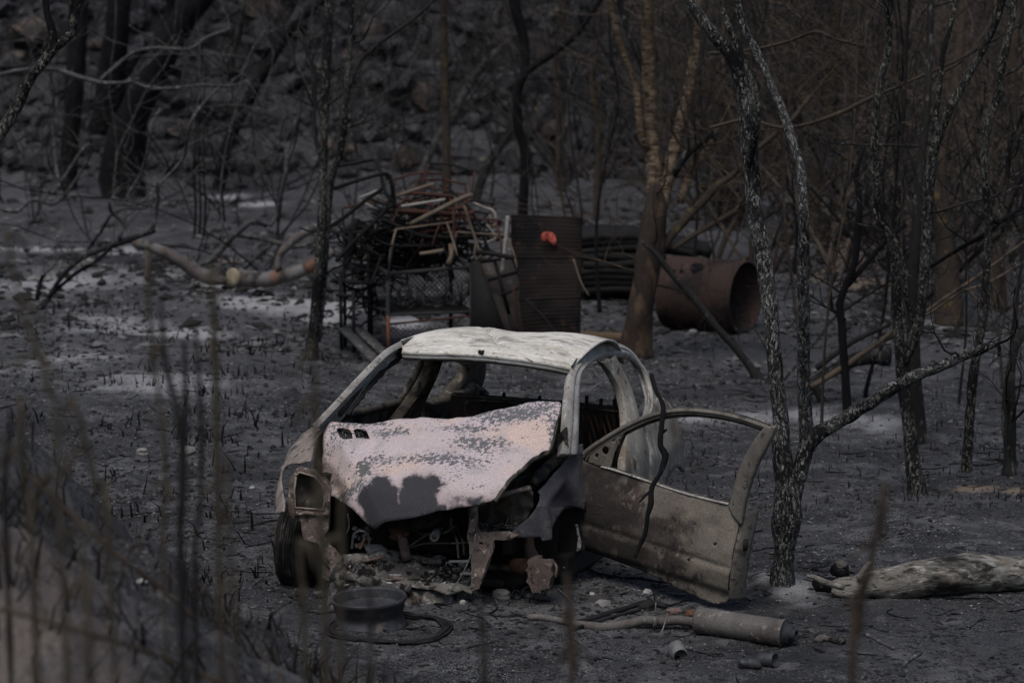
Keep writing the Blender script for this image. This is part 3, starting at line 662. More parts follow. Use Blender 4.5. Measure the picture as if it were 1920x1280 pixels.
# inner wing rail between bonnet and wing
cobj("inner_wing_rail", tube([(*onY(1000, 905, .62), .028), (*onY(1030, 872, .85), .03), (*onY(1058, 838, 1.05), .03)], 8, .05, rough=.25), 'interior')
cobj("suspension_tower", sheet([(985, 880), (1030, 835), (1062, 800), (1066, 850), (1020, 900), (985, 930)], (), 6, lambda u, v: onY(u, v, .95) + Vector((0, .06 * float(fbm(u * .06, v * .06, 0, 12, 3)), 0)))[:2], 'interior', solid=.02)
# ---- engine bay
cobj("engine_block", cat(box((-.05, .82, .48), (.62, .34, .34)), box((.28, .8, .42), (.24, .3, .24)), box((-.1, .75, .68), (.48, .26, .1)), tube([(-.3, .6, .5, .06), (.2, .6, .5, .06)], 10)), 'soot_shade', smooth=False, bevel=.02)
cobj("inner_wing", box((-.58, .85, .48), (.05, .5, .4)), 'soot_shade', smooth=False)
cobj("inner_wing", box((.52, .82, .56), (.05, .5, .4)), 'soot_shade', smooth=False)
cobj("under_bonnet_duct", sheet([(700, 958), (830, 950), (826, 975), (800, 990), (760, 995), (725, 985)], (), 8, yp(.34, .03))[:2], 'soot_shade', solid=.03)
cobj("exhaust_downpipe", tube([(*onY(748, 992, .45), .03), (*onY(756, 1015, .45), .028), (*onY(762, 1048, .47), .030)], 10, .03, rough=.15), 'rust_pink')
cobj("manifold_bracket", sheet([(728, 988), (752, 988), (768, 998), (762, 1006), (740, 1013), (730, 1008), (735, 1000)], (), 4, yp(.43, .01))[:2], 'rust', solid=.03)
cobj("oil_filter_stub", cat(tube([(*onY(819, 996, .42), .026), (*onY(816, 1004, .36), .024)], 12), lathe([(.026, 0), (.028, .008), (.017, .010), (.014, -.01)], 14, Matrix.Translation(onY(815, 1006, .355)) @ Matrix.Rotation(R(75), 4, 'X'))), 'metalgrey')
for P, r_ in (([(768, 1024), (785, 1012), (800, 1002), (830, 990)], .008), ([(770, 1026), (800, 1018), (850, 1018), (880, 1016)], .006), ([(846, 972), (846, 990), (856, 1010), (860, 1046)], .007), ([(856, 990), (868, 1015), (870, 1040)], .006), ([(800, 1000), (786, 1000), (775, 980)], .006), ([(830, 1000), (845, 992), (856, 985)], .010), ([(652, 962), (655, 985), (650, 1000)], .005)):
    cobj("burnt_hose", tube([(*onY(u, v, .42), r_) for u, v in P], 6, .02, rough=.3), 'interior')
cm = MB()
for k in range(13):
    cm.add(box(onY(668 + (k % 5) * 7 + rg.uniform(-3, 3), 990 + (k // 5) * 15 + rg.uniform(-4, 4), .42 + rg.uniform(-.03, .03)), (.025, .03, .018), Matrix.Rotation(rg.uniform(-1, 1), 3, 'Y')))
cobj("alternator_remains", cat(cm.vf(), tube([(*onY(u, v, .40), .008) for u, v in [(660, 1028), (664, 1000), (675, 995), (690, 1000), (692, 1018)]], 6, .02)), 'steel', smooth=False)
cobj("radiator_stay", bar(onY(685, 1006, .41), onY(674, 1028, .40), .02, .012), 'rust', smooth=False)
cobj("rod_end", bar(onY(842, 1052, .38), onY(880, 1051, .36), .01, .012), 'metalgrey', smooth=False)
cobj("cross_member", cat(tube([(-.5, .62, .20, .025), (.5, .64, .18, .025)], 8), box((0, .95, .17), (1.1, .5, .04))), 'soot_shade')
cobj("dangling_wire", tube([(*onY(u, v, .30), .0035) for u, v in [(892, 1000), (886, 1030), (874, 1062), (858, 1090), (835, 1118)]], 5, .02), 'metalgrey')
cobj("dangling_wire", tube([(*onY(u, v, .31), .003) for u, v in [(884, 1040), (885, 1075), (883, 1105)]], 5, .02), 'metalgrey')
cobj("torn_undertray", sheet([(612, 1018), (628, 1028), (636, 1042), (632, 1075), (618, 1090), (604, 1085), (607, 1050)], (), 5, yp(.42, .02))[:2], 'front', solid=.01)
# ---- near front corner: hub, brake caliper, arch liner
cobj("strut", tube([(*onX(992, 1000, .60), .028), (*onX(992, 1025, .60), .03), (*onX(1000, 1050, .61), .045)], 10, .03), 'rust_pink')
Cc = [(994, 1050), (1004, 1041), (1016, 1040), (1018, 1047), (1036, 1047), (1042, 1054), (1041, 1078), (1037, 1096), (1021, 1099), (1019, 1105), (1003, 1105), (1000, 1094), (994, 1084), (996, 1070), (991, 1062)]
cal = cobj("brake_caliper", sheet(Cc, (), 3, yp(.52, .004))[:2], 'caliper', solid=.08, off=-1, smooth=False)
for P_ in ([(995, 1066), (1012, 1063), (1041, 1063)], [(997, 1082), (1015, 1081), (1039, 1083)], [(1001, 1091), (1020, 1091), (1037, 1093)], [(1020, 1048), (1020, 1063)], [(1030, 1049), (1031, 1064)]):
    cobj("caliper_rib", tube([(*onY(u, v, .508), .006) for u, v in P_], 5), 'caliper', parent=cal)
cobj("caliper_yoke", tube([(*onY(u, v, .50), .009) for u, v in [(1003, 1058), (1012, 1052), (1032, 1052), (1043, 1062), (1041, 1082)]], 6, .01), 'rust_pink', parent=cal)
cobj("caliper_piston", tube([(*onY(1012, 1102, .50), .018), (*onY(1024, 1103, .50), .018)], 8), 'interior', parent=cal)
cobj("hub", tube([(*onY(960, 1060, .62), .04), (*onY(992, 1062, .60), .05)], 10), 'rust')
cobj("drive_shaft", tube([(*onY(905, 1062, .66), .018), (*onY(990, 1068, .62), .02)], 8), 'interior')
cobj("arch_liner", cat(sheet([(1016, 955), (1098, 945), (1098, 1040), (1080, 1062), (1010, 1062)], (), 8, lambda u, v: onX(u, v, .50))[:2], sheet([(1040, 955), (1098, 950), (1098, 1030), (1050, 1060)], (), 8, lambda u, v: onY(u, v, 1.16))[:2]), 'soot_shade', solid=.01)
cobj("torn_liner_flap", sheet([(1056, 1064), (1072, 1047), (1086, 1034), (1101, 1031), (1092, 1042), (1074, 1052), (1062, 1066)], (), 4, lambda u, v: onX(u, v, .74))[:2], 'fender_pink', solid=.008)
cobj("ash_crust", sheet([(1078, 983), (1083, 982), (1086, 1000), (1090, 1015), (1089, 1030), (1081, 1034), (1084, 1010)], (), 3, lambda u, v: onY(u, v, 1.14) + Vector((0, -.01 * float(vn(u * .3, v * .3)), 0)))[:2], 'ashy', solid=.006)
cobj("arch_bolt", bar(onX(1077, 952, .72), onX(1077, 966, .72), .008, .008), 'metalgrey')
# ---- front tyre left on the far corner
ft = onX(557, 1012, -.70); ft = Vector((-.70, .78, .265))
tv = wheel_tyre(.285, .185)
Mt = Matrix.Translation(ft) @ Matrix.Rotation(R(-4), 4, 'Z')
wh = cobj("front_tyre", ([Mt @ p for p in tv[0]], tv[1]), 'tyre')
mb = MB(); rg2 = random.Random(3)
for k in range(26):                    # bared steel cords
    x0 = rg2.uniform(-.085, .085); P_ = []
    for q in range(41):
        a = 2 * math.pi * q / 40; r_ = .2885 - .02 * max(0, abs(x0) - .06) / .03 + .003 * math.sin(5 * a + k); P_.append(Mt @ Vector((x0 + .008 * math.sin(2 * a + k) + .003 * math.sin(7 * a + 2 * k), r_ * math.cos(a), r_ * math.sin(a))))
    mb.add(tube([(*p_, .0022) for p_ in P_], 4))
cobj("bared_cords", mb.vf(), 'interior', parent=wh)["kind"] = "stuff"

# ---- door, swung far forward on its hinges; outer skin towards the viewer
dh = CARM @ onX(1097, 1000, .80)       # foot of the hinge line in the world
dd_ = Vector((.655, -.755, 0)).normalized(); dn = Vector((-dd_.y, dd_.x, 0))
if dn.y > 0: dn = -dn
dn = (dn + Vector((0, 0, .06))).normalized()
def dsurf(off=0, bul=None):
    def f(u, v):
        d = ray(u, v); p = CO + d * ((dh - CO).dot(dn) / d.dot(dn))
        return CINV @ (p + dn * (off + (bul(u, v) if bul else 0)))
    return f
door = empty("door"); door.parent = car
dcen = dsurf()(1100, 950); door.location = dcen
def dobj(name, vf, m, **k):
    V, Fc = vf[:2]; V = [Vector(p) - dcen for p in V]
    return obj(name, (V, Fc), M[m], k.pop('parent', door), **k)
DS = [(1093, 862), (1105, 868), (1127, 877), (1145, 880), (1180, 892), (1210, 902), (1260, 919), (1300, 931), (1340, 941), (1369, 946), (1387, 957), (1386, 985), (1381, 1030), (1376, 1070), (1370, 1100), (1366, 1120), (1360, 1129), (1345, 1132), (1330, 1130), (1290, 1113), (1250, 1093), (1215, 1075), (1180, 1061), (1140, 1045), (1098, 1030), (1097, 980), (1096, 920)]
def belt(u): return 862 + (u - 1093) * .30 if u < 1300 else 924 + (u - 1300) * .33
def db(u, v):
    t = (v - belt(u)) / 170.0
    c = .035 * math.sin(max(0, min(1, t)) * 3.14)
    cr = 985 + (u - 1100) * .305                    # pressed crease along the skin
    c += .010 * (1 / (1 + math.exp(-(v - cr) / 2.2))) - .008 * math.exp(-((v - cr + 5) / 4) ** 2)
    c += -.010 * math.exp(-(((u - 1344) / 9) ** 2 + ((v - 985) / 11) ** 2))
    c += -.022 * sst(1365, 1390, u) - .02 * sst(.92, 1.0, t)
    return c + .004 * float(fbm(u * .02, v * .03, 0, 23, 3)) + .0012 * float(fbm(u * .12, v * .12, 0, 29, 2))
dv = sheet(DS, ([(1298, 1047), (1302, 1045), (1303, 1049), (1299, 1051)], [(1347, 1017), (1352, 1016), (1352, 1021), (1347, 1021)]), 4.5, dsurf(0, db))
dsk = dobj("door_skin", dv, 'door', solid=.006, off=-1)
sv = []; av = []
for p in dv[2]:
    u, v = p.x, p.y; t = (v - belt(u)) / 170
    e = sst(1260, 1150, u) if False else 1 - float(sst(1140, 1300, u))
    sv.append(float(np.clip(.20 + .42 * e + .35 * float(fbm(u * .014, v * .03, 0, 44, 3)) + .25 * (1 if v > 990 + (u - 1100) * .3 and u < 1215 + 30 * float(vn(u * .05, v * .05)) else 0), 0, 1)))
    av.append(float(np.clip(.12 + .50 * float(sst(1180, 1360, u)) + .35 * float(fbm(u * .012, v * .02, 0, 48, 3)) + .25 * math.exp(-((t - .08) / .08) ** 2) * float(sst(1180, 1240, u)), 0, 1)))
fattr(dsk, "soot_shade", sv); fattr(dsk, "ash", av)
dobj("door_inner_shell", sheet([(1100, 872), (1145, 884), (1300, 935), (1384, 960), (1372, 1080), (1360, 1122), (1250, 1090), (1100, 1028)], (), 14, dsurf(-.07))[:2], 'interior', solid=.01)
# shut face at the free edge
e1 = [(1387, 957), (1386, 985), (1381, 1030), (1376, 1070), (1370, 1100), (1364, 1125)]
A_ = [dsurf(-.004, db)(*p) for p in e1]; q_ = CINV.to_3x3() @ (-dn * .11 + dd_ * .012)
dobj("door_edge", loft(A_, [p + q_ for p in A_], 24, 6, bulge=.012, out=CINV.to_3x3() @ dd_), 'doorframe', solid=.012)
dobj("lock_plate", box(dsurf(-.05, db)(1384, 1020) + (CINV.to_3x3() @ dd_) * .022, (.02, .03, .06)), 'soot_shade')
# window frame: front arch and rear upright
Fo = [(1089, 850), (1096, 843), (1110, 832), (1140, 813), (1170, 795), (1205, 779), (1240, 769), (1270, 765), (1300, 765), (1340, 769), (1370, 775), (1400, 783), (1430, 793), (1446, 800)]
Fi = [(1099, 864), (1108, 852), (1122, 841), (1150, 824), (1178, 807), (1210, 792), (1243, 781), (1272, 777), (1300, 776), (1338, 780), (1368, 785), (1397, 793), (1420, 801), (1436, 807)]
fr = dobj("window_frame", loft([dsurf(.0)(*p) for p in Fo], [dsurf(.0)(*p) for p in Fi], 60, 10, out=CINV.to_3x3() @ dn, prof=lambda t: .012 * math.sin(t * 3.14) - .014 * math.exp(-((t - .72) / .10) ** 2)), 'doorframe', solid=.03, off=-1)
Uo = [(1456, 800), (1450, 818), (1440, 838), (1425, 865), (1412, 895), (1403, 925), (1396, 952), (1391, 985)]
Ui = [(1438, 798), (1428, 808), (1414, 828), (1400, 851), (1387, 880), (1378, 910), (1371, 940), (1368, 950)]
dobj("window_upright", loft([dsurf(.01)(*p) for p in Uo], [dsurf(.01)(*p) for p in Ui], 40, 8, out=CINV.to_3x3() @ dn, bulge=.010), 'doorframe', solid=.035, off=-1)
# mirror plate with its holes, belt seal
MP = [(1102, 866), (1106, 855), (1120, 842), (1150, 822), (1172, 808), (1166, 820), (1152, 848), (1144, 878), (1128, 876)]
def circ(c, r, n=9): return [(c[0] + r * math.cos(2 * math.pi * k / n), c[1] + r * 1.15 * math.sin(2 * math.pi * k / n)) for k in range(n)]
dobj("mirror_plate", sheet(MP, (circ((1135, 844), 6.5), circ((1118.5, 854), 3), circ((1150, 825), 2.2), circ((1160, 817), 1.4)), 4, dsurf(-.006))[:2], 'doorframe', solid=.006, off=-1)
for o_, mm, r_ in ((.012, 'pillar', .007), (-.012, 'interior', .008)):
    dobj("belt_rail", tube([(*dsurf(o_, None)(u, v - 2), r_) for u, v in [(1130, 877), (1145, 880), (1180, 891), (1210, 901), (1260, 918), (1300, 930), (1340, 940), (1368, 946)]], 6, .03), mm)
dobj("handle_recess", lathe([(.034, 0), (.030, -.006), (.018, -.012), (.002, -.012)], 18, Matrix.Translation(dsurf(.004, db)(1344, 985)) @ (CINV.to_3x3() @ dn).to_track_quat('Z', 'Y').to_matrix().to_4x4()), 'doorframe')
dobj("window_channel", tube([(*dsurf(-.02)(1168, 812), .009), (*dsurf(-.02)(1156, 842), .009), (*dsurf(-.02)(1146, 878), .009)], 6), 'soot_shade')
dobj("lower_hinge", cat(box(dsurf(-.03)(1096, 985), (.06, .05, .05))), 'interior'); dobj("upper_hinge", cat(box(dsurf(-.03)(1094, 895), (.06, .05, .05))), 'interior')
# ================================================================== TREES
def wob(P, Y, amp, seed, v0=None):
    """pixel polyline (u, v, half-width in px) -> 3D points that also wander in depth"""
    out = []; rg = random.Random(seed); a, b = rg.uniform(.003, .007), rg.uniform(0, 6.28)
    for k, q in enumerate(P):
        u, v, r_ = q[:3]; y = Y + (q[3] if len(q) > 3 else amp * (math.sin((P[0][1] - v) * a + b) - math.sin(b)))
        p = at(u, v, y); out.append((p.x, p.y, p.z, r_ * y / F_PX))
    return out
RMIN = [.0025]
def grow(p, d, L, r_, lvl, acc, rg, droop=0, curl=.35, kids=3, up=.12):
    n = 6; pts = [(p.x, p.y, p.z, r_)]; q = p.copy(); d = d.normalized(); nodes = []
    for k in range(n):
        d = (d + Vector((rg.gauss(0, curl), rg.gauss(0, curl), rg.gauss(0, curl) + up - droop)) * .55).normalized()
        q = q + d * (L / n); f = 1 - (k + 1) / n * .85
        pts.append((q.x, q.y, q.z, max(r_ * f, RMIN[0]))); nodes.append((q.copy(), d.copy(), max(r_ * f, RMIN[0])))
    acc.append(pts)
    if lvl > 0:
        for _ in range(kids):
            k = rg.randrange(1, n); c, dd, rr = nodes[k]
            side_ = Vector((rg.gauss(0, 1), rg.gauss(0, 1), rg.gauss(.25, .6))).normalized()
            grow(c, dd * .6 + side_ * .8, L * rg.uniform(.4, .7), rr * .65, lvl - 1, acc, rg, droop, curl, kids, up)
def twigmesh(acc, rmin=.0):
    m = MB()
    for P in acc: m.add(tube(P, 5 if P[0][3] > .012 else 3, None, caps=False))
    return m.vf()
def extend(P, rg, L=2.2, top=40):      # carry a stem that leaves the picture on upwards
    a = np.array(P[-2][:3]); b = np.array(P[-1][:3]); d = b - a; d /= np.linalg.norm(d); r0 = P[-1][3]; out = list(P); q = b
    for k in range(4):
        d = d + np.array((rg.gauss(0, .16), rg.gauss(0, .16), .12)); d /= np.linalg.norm(d); q = q + d * L / 4
        out.append((*q, r0 * (1 - .2 * (k + 1))))
    return out
def tree(name, label, base, stems, m, Y=None, twigs=10, tl=(.5, 1.3), seed=1, group=None, cat_="tree", amp=.18, rough=.12, sides=9, step=.09, lvl=2, tm=None, tmin=.35, sink=.08, bases=True, mats=None, ext=2.2):
    rg = random.Random(seed)
    g = gp(*base) if Y is None else None
    Y = Y or g.y
    P0 = wob(stems[0], Y, amp, seed)
    root = empty(name, (P0[0][0], P0[0][1], Tz(P0[0][0], P0[0][1])))
    tag(root, label, cat_, group)
    loc = root.location.copy(); acc = []; made = []
    for k, S in enumerate(stems):
        if k == 0: P = P0
        else:
            P = wob(S, Y, amp, seed + k)
            if len(S[0]) < 4:          # start where the carrying stem passes
                a = np.array(P[0][:3]); best = None
                for Q in made:
                    for q in spline(Q, .05):
                        dd = np.hypot(q[0] - a[0], q[2] - a[2]) 
                        if best is None or dd < best[0]: best = (dd, q)
                if best[0] < .25:
                    sh = best[1][1] - P[0][1]
                    P = [(p[0], p[1] + sh * max(0, 1 - i * .5), p[2], p[3]) for i, p in enumerate(P)]
        if k == 0 and bases:
            x, y, z, r_ = P[0]; zz = Tz(x, y)
            P = [(x, y, zz - sink, r_ * 1.35)] + [(x, y, zz + .05, r_ * 1.15)] + [p for p in P[1:]]
        if S[-1][1] < 12 and ext: P = extend(P, rg, ext)
        made.append(P)
        vf = tube(P, sides if k == 0 else max(6, sides - 2), step, rough, seed + k)
        mm = mats[k] if mats else m
        o = obj("trunk" if k == 0 else "branch", ([tuple(Vector(p) - loc) for p in vf[0]], vf[1]), M[mm], root)
        if twigs:
            Sx = spline(P, .08); n = len(Sx)
            for _ in range(twigs):
                q = Sx[int(n * rg.uniform(tmin, .99))]
                grow(Vector(q[:3]), Vector((rg.gauss(0, 1), rg.gauss(0, 1), rg.uniform(0, 1.1))), rg.uniform(*tl), min(q[3] * .45, .012), lvl, acc, rg)
    if acc:
        vf = twigmesh(acc); obj("twigs", ([tuple(Vector(p) - loc) for p in vf[0]], vf[1]), M[tm or m], root)["kind"] = "stuff"
    return root
# ---- the near tree beside the open door: two stems and a low bent limb
tree("charred_tree", "forked black tree with pale lichen, standing against the open car door", (1468, 1090),
    [[(1466, 1092, 20), (1470, 1050, 20), (1472, 1000, 22), (1476, 955, 25), (1472, 900, 19), (1466, 830, 17), (1459, 740, 16), (1450, 650, 15.5), (1441, 560, 15.5), (1428, 470, 16), (1414, 390, 15), (1408, 310, 16), (1402, 230, 17), (1392, 160, 16), (1370, 105, 14), (1335, 62, 12), (1308, 25, 11), (1290, -10, 10)],
     [(1478, 960, 16), (1490, 915, 15), (1503, 870, 15), (1512, 835, 14), (1510, 770, 12), (1507, 690, 12), (1506, 600, 11.5), (1506, 500, 11), (1508, 400, 10), (1503, 330, 9), (1488, 270, 9), (1470, 215, 9), (1450, 170, 8), (1425, 110, 8), (1400, 60, 7.5), (1380, -10, 7)],
     [(1512, 845, 15), (1530, 818, 15), (1560, 798, 14), (1590, 780, 13), (1620, 762, 13), (1655, 740, 12), (1690, 718, 12), (1725, 700, 11), (1760, 688, 10.5), (1800, 668, 10), (1840, 655, 9), (1866, 645, 8), (1874, 652, 5), (1872, 668, 3)],
     [(1410, 330, 8), (1418, 270, 8), (1420, 200, 8), (1408, 150, 7), (1385, 90, 7), (1362, 40, 6), (1350, -10, 6)]],
    'bark_lichen', twigs=5, tl=(.4, 1.0), seed=21, sides=14, step=.03, rough=.20, tmin=.6, sink=.1, tm='bark_dark', mats=['bark_near', 'bark_near', 'bark_pale', 'bark_lichen'])
# ---- trees on the right
tree("charred_tree", "twin stemmed black tree behind the hooked low limb on the right", (1720, 922),
    [[(1719, 925, 17), (1712, 880, 15), (1704, 800, 14), (1694, 730, 13), (1692, 690, 14), (1684, 620, 10), (1680, 540, 9), (1677, 470, 10), (1664, 430, 9), (1648, 400, 9), (1641, 340, 8.5), (1641, 232, 8), (1648, 160, 7), (1665, 97, 6.5), (1668, -10, 6)],
     [(1694, 690, 12), (1712, 640, 11), (1724, 596, 10), (1731, 530, 10), (1736, 470, 10), (1738, 400, 10), (1745, 320, 11), (1757, 260, 10), (1780, 205, 9), (1808, 155, 8), (1842, 97, 7), (1868, 40, 6), (1884, -10, 6)],
     [(1737, 400, 5), (1748, 330, 5), (1752, 250, 5.5), (1762, 160, 5), (1768, 100, 5), (1780, 60, 4), (1795, -10, 4)],
     [(1720, 620, 4), (1700, 560, 4), (1690, 480, 4), (1672, 440, 4), (1640, 400, 3.5), (1636, 340, 3)]],
    'bark_lichen', twigs=6, tl=(.4, 1.1), seed=31, sides=10, step=.05, rough=.18, tmin=.5, tm='bark_dark')
tree("charred_tree", "slim black tree leaning left at the right, forked at mid height", (1815, 885),
    [[(1812, 885, 10), (1818, 800, 9), (1823, 720, 9), (1836, 640, 8.5), (1846, 580, 9), (1850, 500, 8.5), (1854, 412, 8), (1848, 350, 8), (1847, 290, 8), (1850, 238, 8), (1868, 190, 7.5), (1880, 120, 7), (1894, 58, 6.5), (1902, -10, 6)],
     [(1855, 410, 6), (1874, 375, 5), (1888, 335, 5), (1893, 271, 5), (1905, 240, 4), (1925, 200, 4)]],
    'bark_lichen', twigs=6, tl=(.4, 1.1), seed=41, step=.06, rough=.16, tm='bark_dark')
tree("charred_tree", "crooked black stump stem at the right edge, curving out of the picture", (1895, 890),
    [[(1893, 892, 13), (1892, 840, 11), (1886, 780, 10), (1893, 710, 9), (1898, 665, 9), (1912, 632, 9), (1935, 605, 8), (1960, 560, 7)],
     [(1898, 880, 8), (1897, 820, 8), (1899, 760, 7), (1897, 700, 6)]], 'bark_dark', twigs=2, seed=43, step=.06, rough=.2, ext=0)
tree("charred_sapling", "thin bent black sapling standing between the two lichen stems and the twin tree", (1590, 640),
    [[(1590, 645, 8), (1578, 600, 8), (1574, 570, 8), (1588, 530, 7), (1604, 490, 7), (1608, 430, 6.5), (1613, 390, 6), (1609, 350, 6), (1604, 330, 5), (1612, 300, 4), (1625, 265, 3)],
     [(1588, 535, 5), (1610, 510, 5), (1640, 475, 5), (1668, 445, 5), (1700, 420, 4)],
     [(1585, 600, 4), (1560, 580, 4), (1556, 540, 3), (1570, 510, 3)]], 'bark_black', Y=21.5, twigs=5, tl=(.3, .9), seed=45, amp=.1)
tree("charred_tree", "bare black trunk just behind the twin stemmed tree, rising straight", (1728, 830),
    [[(1722, 838, 15), (1718, 760, 14), (1716, 700, 13), (1712, 600, 12), (1714, 500, 11), (1722, 400, 11), (1728, 300, 8), (1738, 200, 7), (1742, 100, 6), (1744, -10, 6)],
     [(1714, 430, 5), (1700, 380, 4), (1690, 300, 4), (1695, 200, 4), (1700, 90, 3), (1705, -10, 3)]], 'bark_dark', twigs=8, tl=(.5, 1.4), seed=47)
# ---- brown trunk behind the car roof with its pale barred upper stems
tree("scorched_birch", "tan barred tree with a thick brown trunk behind the car roof", (1192, 668),
    [[(1190, 690, 29), (1196, 620, 27), (1206, 550, 25), (1217, 480, 25), (1226, 420, 24), (1229, 380, 19), (1229, 345, 10)],
     [(1228, 400, 17), (1226, 330, 16), (1223, 270, 15), (1219, 200, 15), (1216, 120, 14), (1215, 50, 13), (1214, -10, 12)],
     [(1236, 390, 14), (1250, 340, 13), (1262, 290, 12), (1275, 240, 11), (1286, 190, 11), (1298, 130, 10), (1308, 60, 8), (1312, -10, 7)],
     [(1226, 290, 7), (1206, 270, 7), (1198, 220, 7), (1192, 165, 6.5), (1172, 110, 6), (1156, 60, 6), (1142, -10, 5)],
     [(1220, 175, 7), (1208, 130, 7), (1190, 85, 7), (1172, 40, 6), (1160, -10, 6)],
     [(1262, 330, 7), (1282, 295, 8), (1320, 262, 7), (1345, 245, 6)],
     [(1235, 470, 8), (1258, 440, 9), (1290, 405, 9), (1318, 378, 8), (1342, 350, 7), (1372, 330, 6), (1420, 280, 5), (1480, 230, 5), (1520, 180, 4)],
     [(1260, 465, 5), (1300, 440, 5), (1345, 415, 5), (1380, 395, 5), (1415, 365, 5), (1450, 340, 4)],
     [(1275, 380, 8), (1285, 350, 8), (1300, 310, 8), (1320, 290, 7), (1332, 262, 7)]],
    'bark_birch', Y=24.6, twigs=7, tl=(.5, 1.6), seed=51, sides=12, step=.07, rough=.12, tmin=.4, tm='bark_brown',
    mats=['bark_birch_low', 'bark_birch', 'bark_birch', 'bark_birch', 'bark_dark', 'bark_dark', 'bark_brown', 'bark_brown', 'bark_birch'])
# ---- left and centre
tree("charred_sapling", "slim double stemmed black tree at the left end of the scrap heap", (583, 672),
    [[(584, 675, 12), (589, 610, 10), (596, 520, 9), (602, 420, 8.5), (606, 320, 8), (608, 220, 8.5), (612, 120, 9), (615, 40, 9), (616, -10, 8)],
     [(594, 640, 8), (604, 560, 7), (610, 470, 7), (616, 380, 7), (622, 330, 7), (640, 280, 6), (648, 200, 6), (655, 100, 5), (660, -10, 5)],
     [(640, 270, 4), (650, 180, 4), (680, 110, 4), (720, 75, 4), (770, 40, 3), (810, 5, 3)],
     [(607, 300, 4), (590, 250, 4), (588, 130, 4), (560, 60, 4)]],
    'bark_dark', twigs=8, tl=(.5, 1.3), seed=61, tm='bark_dark', mats=['bark_lichen', 'bark_lichen', 'bark_dark', 'bark_dark'])
tree("dead_tree", "straight dark thin trunk beyond the middle of the scrap heap", (838, 345),
    [[(838, 350, 9), (837, 250, 8.5), (834, 150, 8), (832, 70, 8), (831, -10, 7)]], 'bark_brown', Y=38, twigs=9, tl=(.6, 1.8), seed=63)
tree("dead_tree", "sinuous black tree bending right above the rusty corrugated panel", (975, 395),
    [[(976, 400, 9), (984, 340, 10), (984, 285, 10), (972, 240, 9), (970, 180, 9), (976, 150, 8), (1000, 125, 7), (1040, 98, 7), (1075, 70, 6), (1100, 40, 5), (1130, -10, 5)],
     [(972, 170, 8), (985, 120, 9), (980, 70, 10), (968, 20, 11), (962, -10, 11)]], 'bark_black', Y=34, twigs=6, tl=(.6, 1.6), seed=65)
tree("leaning_dead_tree", "long grey trunk leaning right across the stony slope", (780, 315),
    [[(778, 318, 6), (815, 270, 7), (850, 215, 8), (880, 160, 8), (905, 125, 8), (935, 95, 7), (970, 60, 5)]], 'bark_grey', Y=45, twigs=5, tl=(.5, 1.6), seed=67, ext=0)
tree("leaning_dead_tree", "short dark trunk leaning right below the grey leaning one", (895, 330),
    [[(893, 335, 8), (915, 310, 8), (935, 280, 7), (955, 250, 6), (985, 215, 5)]], 'bark_dark', Y=42, twigs=5, tl=(.5, 1.4), seed=69, ext=0)
tree("dead_tree", "stout black trunk furthest left of the three big ones", (125, 345),
    [[(127, 350, 16), (133, 250, 17), (140, 150, 18), (146, 60, 18), (150, -10, 17)]], 'bark_black', Y=46, twigs=7, tl=(.8, 2.4), seed=71, amp=.3, step=.2)
tree("dead_tree", "big black trunk in the middle of the three on the left", (185, 318),
    [[(185, 320, 30), (195, 240, 28), (207, 160, 27), (217, 80, 24), (224, -10, 22)],
     [(205, 200, 8), (235, 150, 8), (260, 100, 7), (300, 70, 6)]], 'bark_black', Y=48, twigs=8, tl=(.8, 2.4), seed=73, amp=.3, step=.2)
tree("dead_tree", "massive black trunk with a swollen foot, leaning right, on the left", (230, 345),
    [[(232, 348, 40), (228, 300, 42), (245, 230, 32), (275, 160, 30), (300, 110, 28), (330, 55, 26), (365, 10, 24), (390, -20, 22)],
     [(305, 110, 10), (340, 60, 10), (360, 0, 9)], [(262, 200, 14), (285, 140, 10), (310, 60, 10), (320, -10, 9)]], 'bark_black', Y=44, twigs=8, tl=(.8, 2.4), seed=75, amp=.3, step=.2)
tree("leaning_dead_tree", "dark trunk leaning right behind the fallen log, foot in the ash", (405, 320),
    [[(412, 325, 10), (425, 280, 10), (445, 230, 11), (475, 170, 11), (510, 110, 10), (545, 55, 9), (580, 20, 8), (620, -10, 7)]], 'bark_black', Y=46, twigs=6, tl=(.6, 1.8), seed=77)
tree("leaning_dead_tree", "thin dark trunk crossing behind the leaning one towards the upper left", (400, 315),
    [[(395, 320, 8), (405, 260, 8), (415, 200, 7), (430, 130, 7), (448, 60, 6), (458, -10, 6)]], 'bark_dark', Y=49, twigs=6, tl=(.6, 1.8), seed=79)
for k, (u, v, t_, lab) in enumerate(((365, 445, 200, "leftmost of three thin black poles left of the slim double tree"), (374, 445, 120, "middle of three thin black poles left of the slim double tree"), (383, 440, 230, "rightmost of three thin black poles left of the slim double tree"))):
    tree("charred_sapling", lab, (u, v), [[(u, v, 2.4), (u + 2, v - 60, 2.2), (u - 1, (v + t_) / 2, 2), (u + 5 - k * 3, t_, 1.6)]], 'bark_black', twigs=3, tl=(.3, .9), seed=81 + k, group="thin black poles behind the fallen log", ext=0)
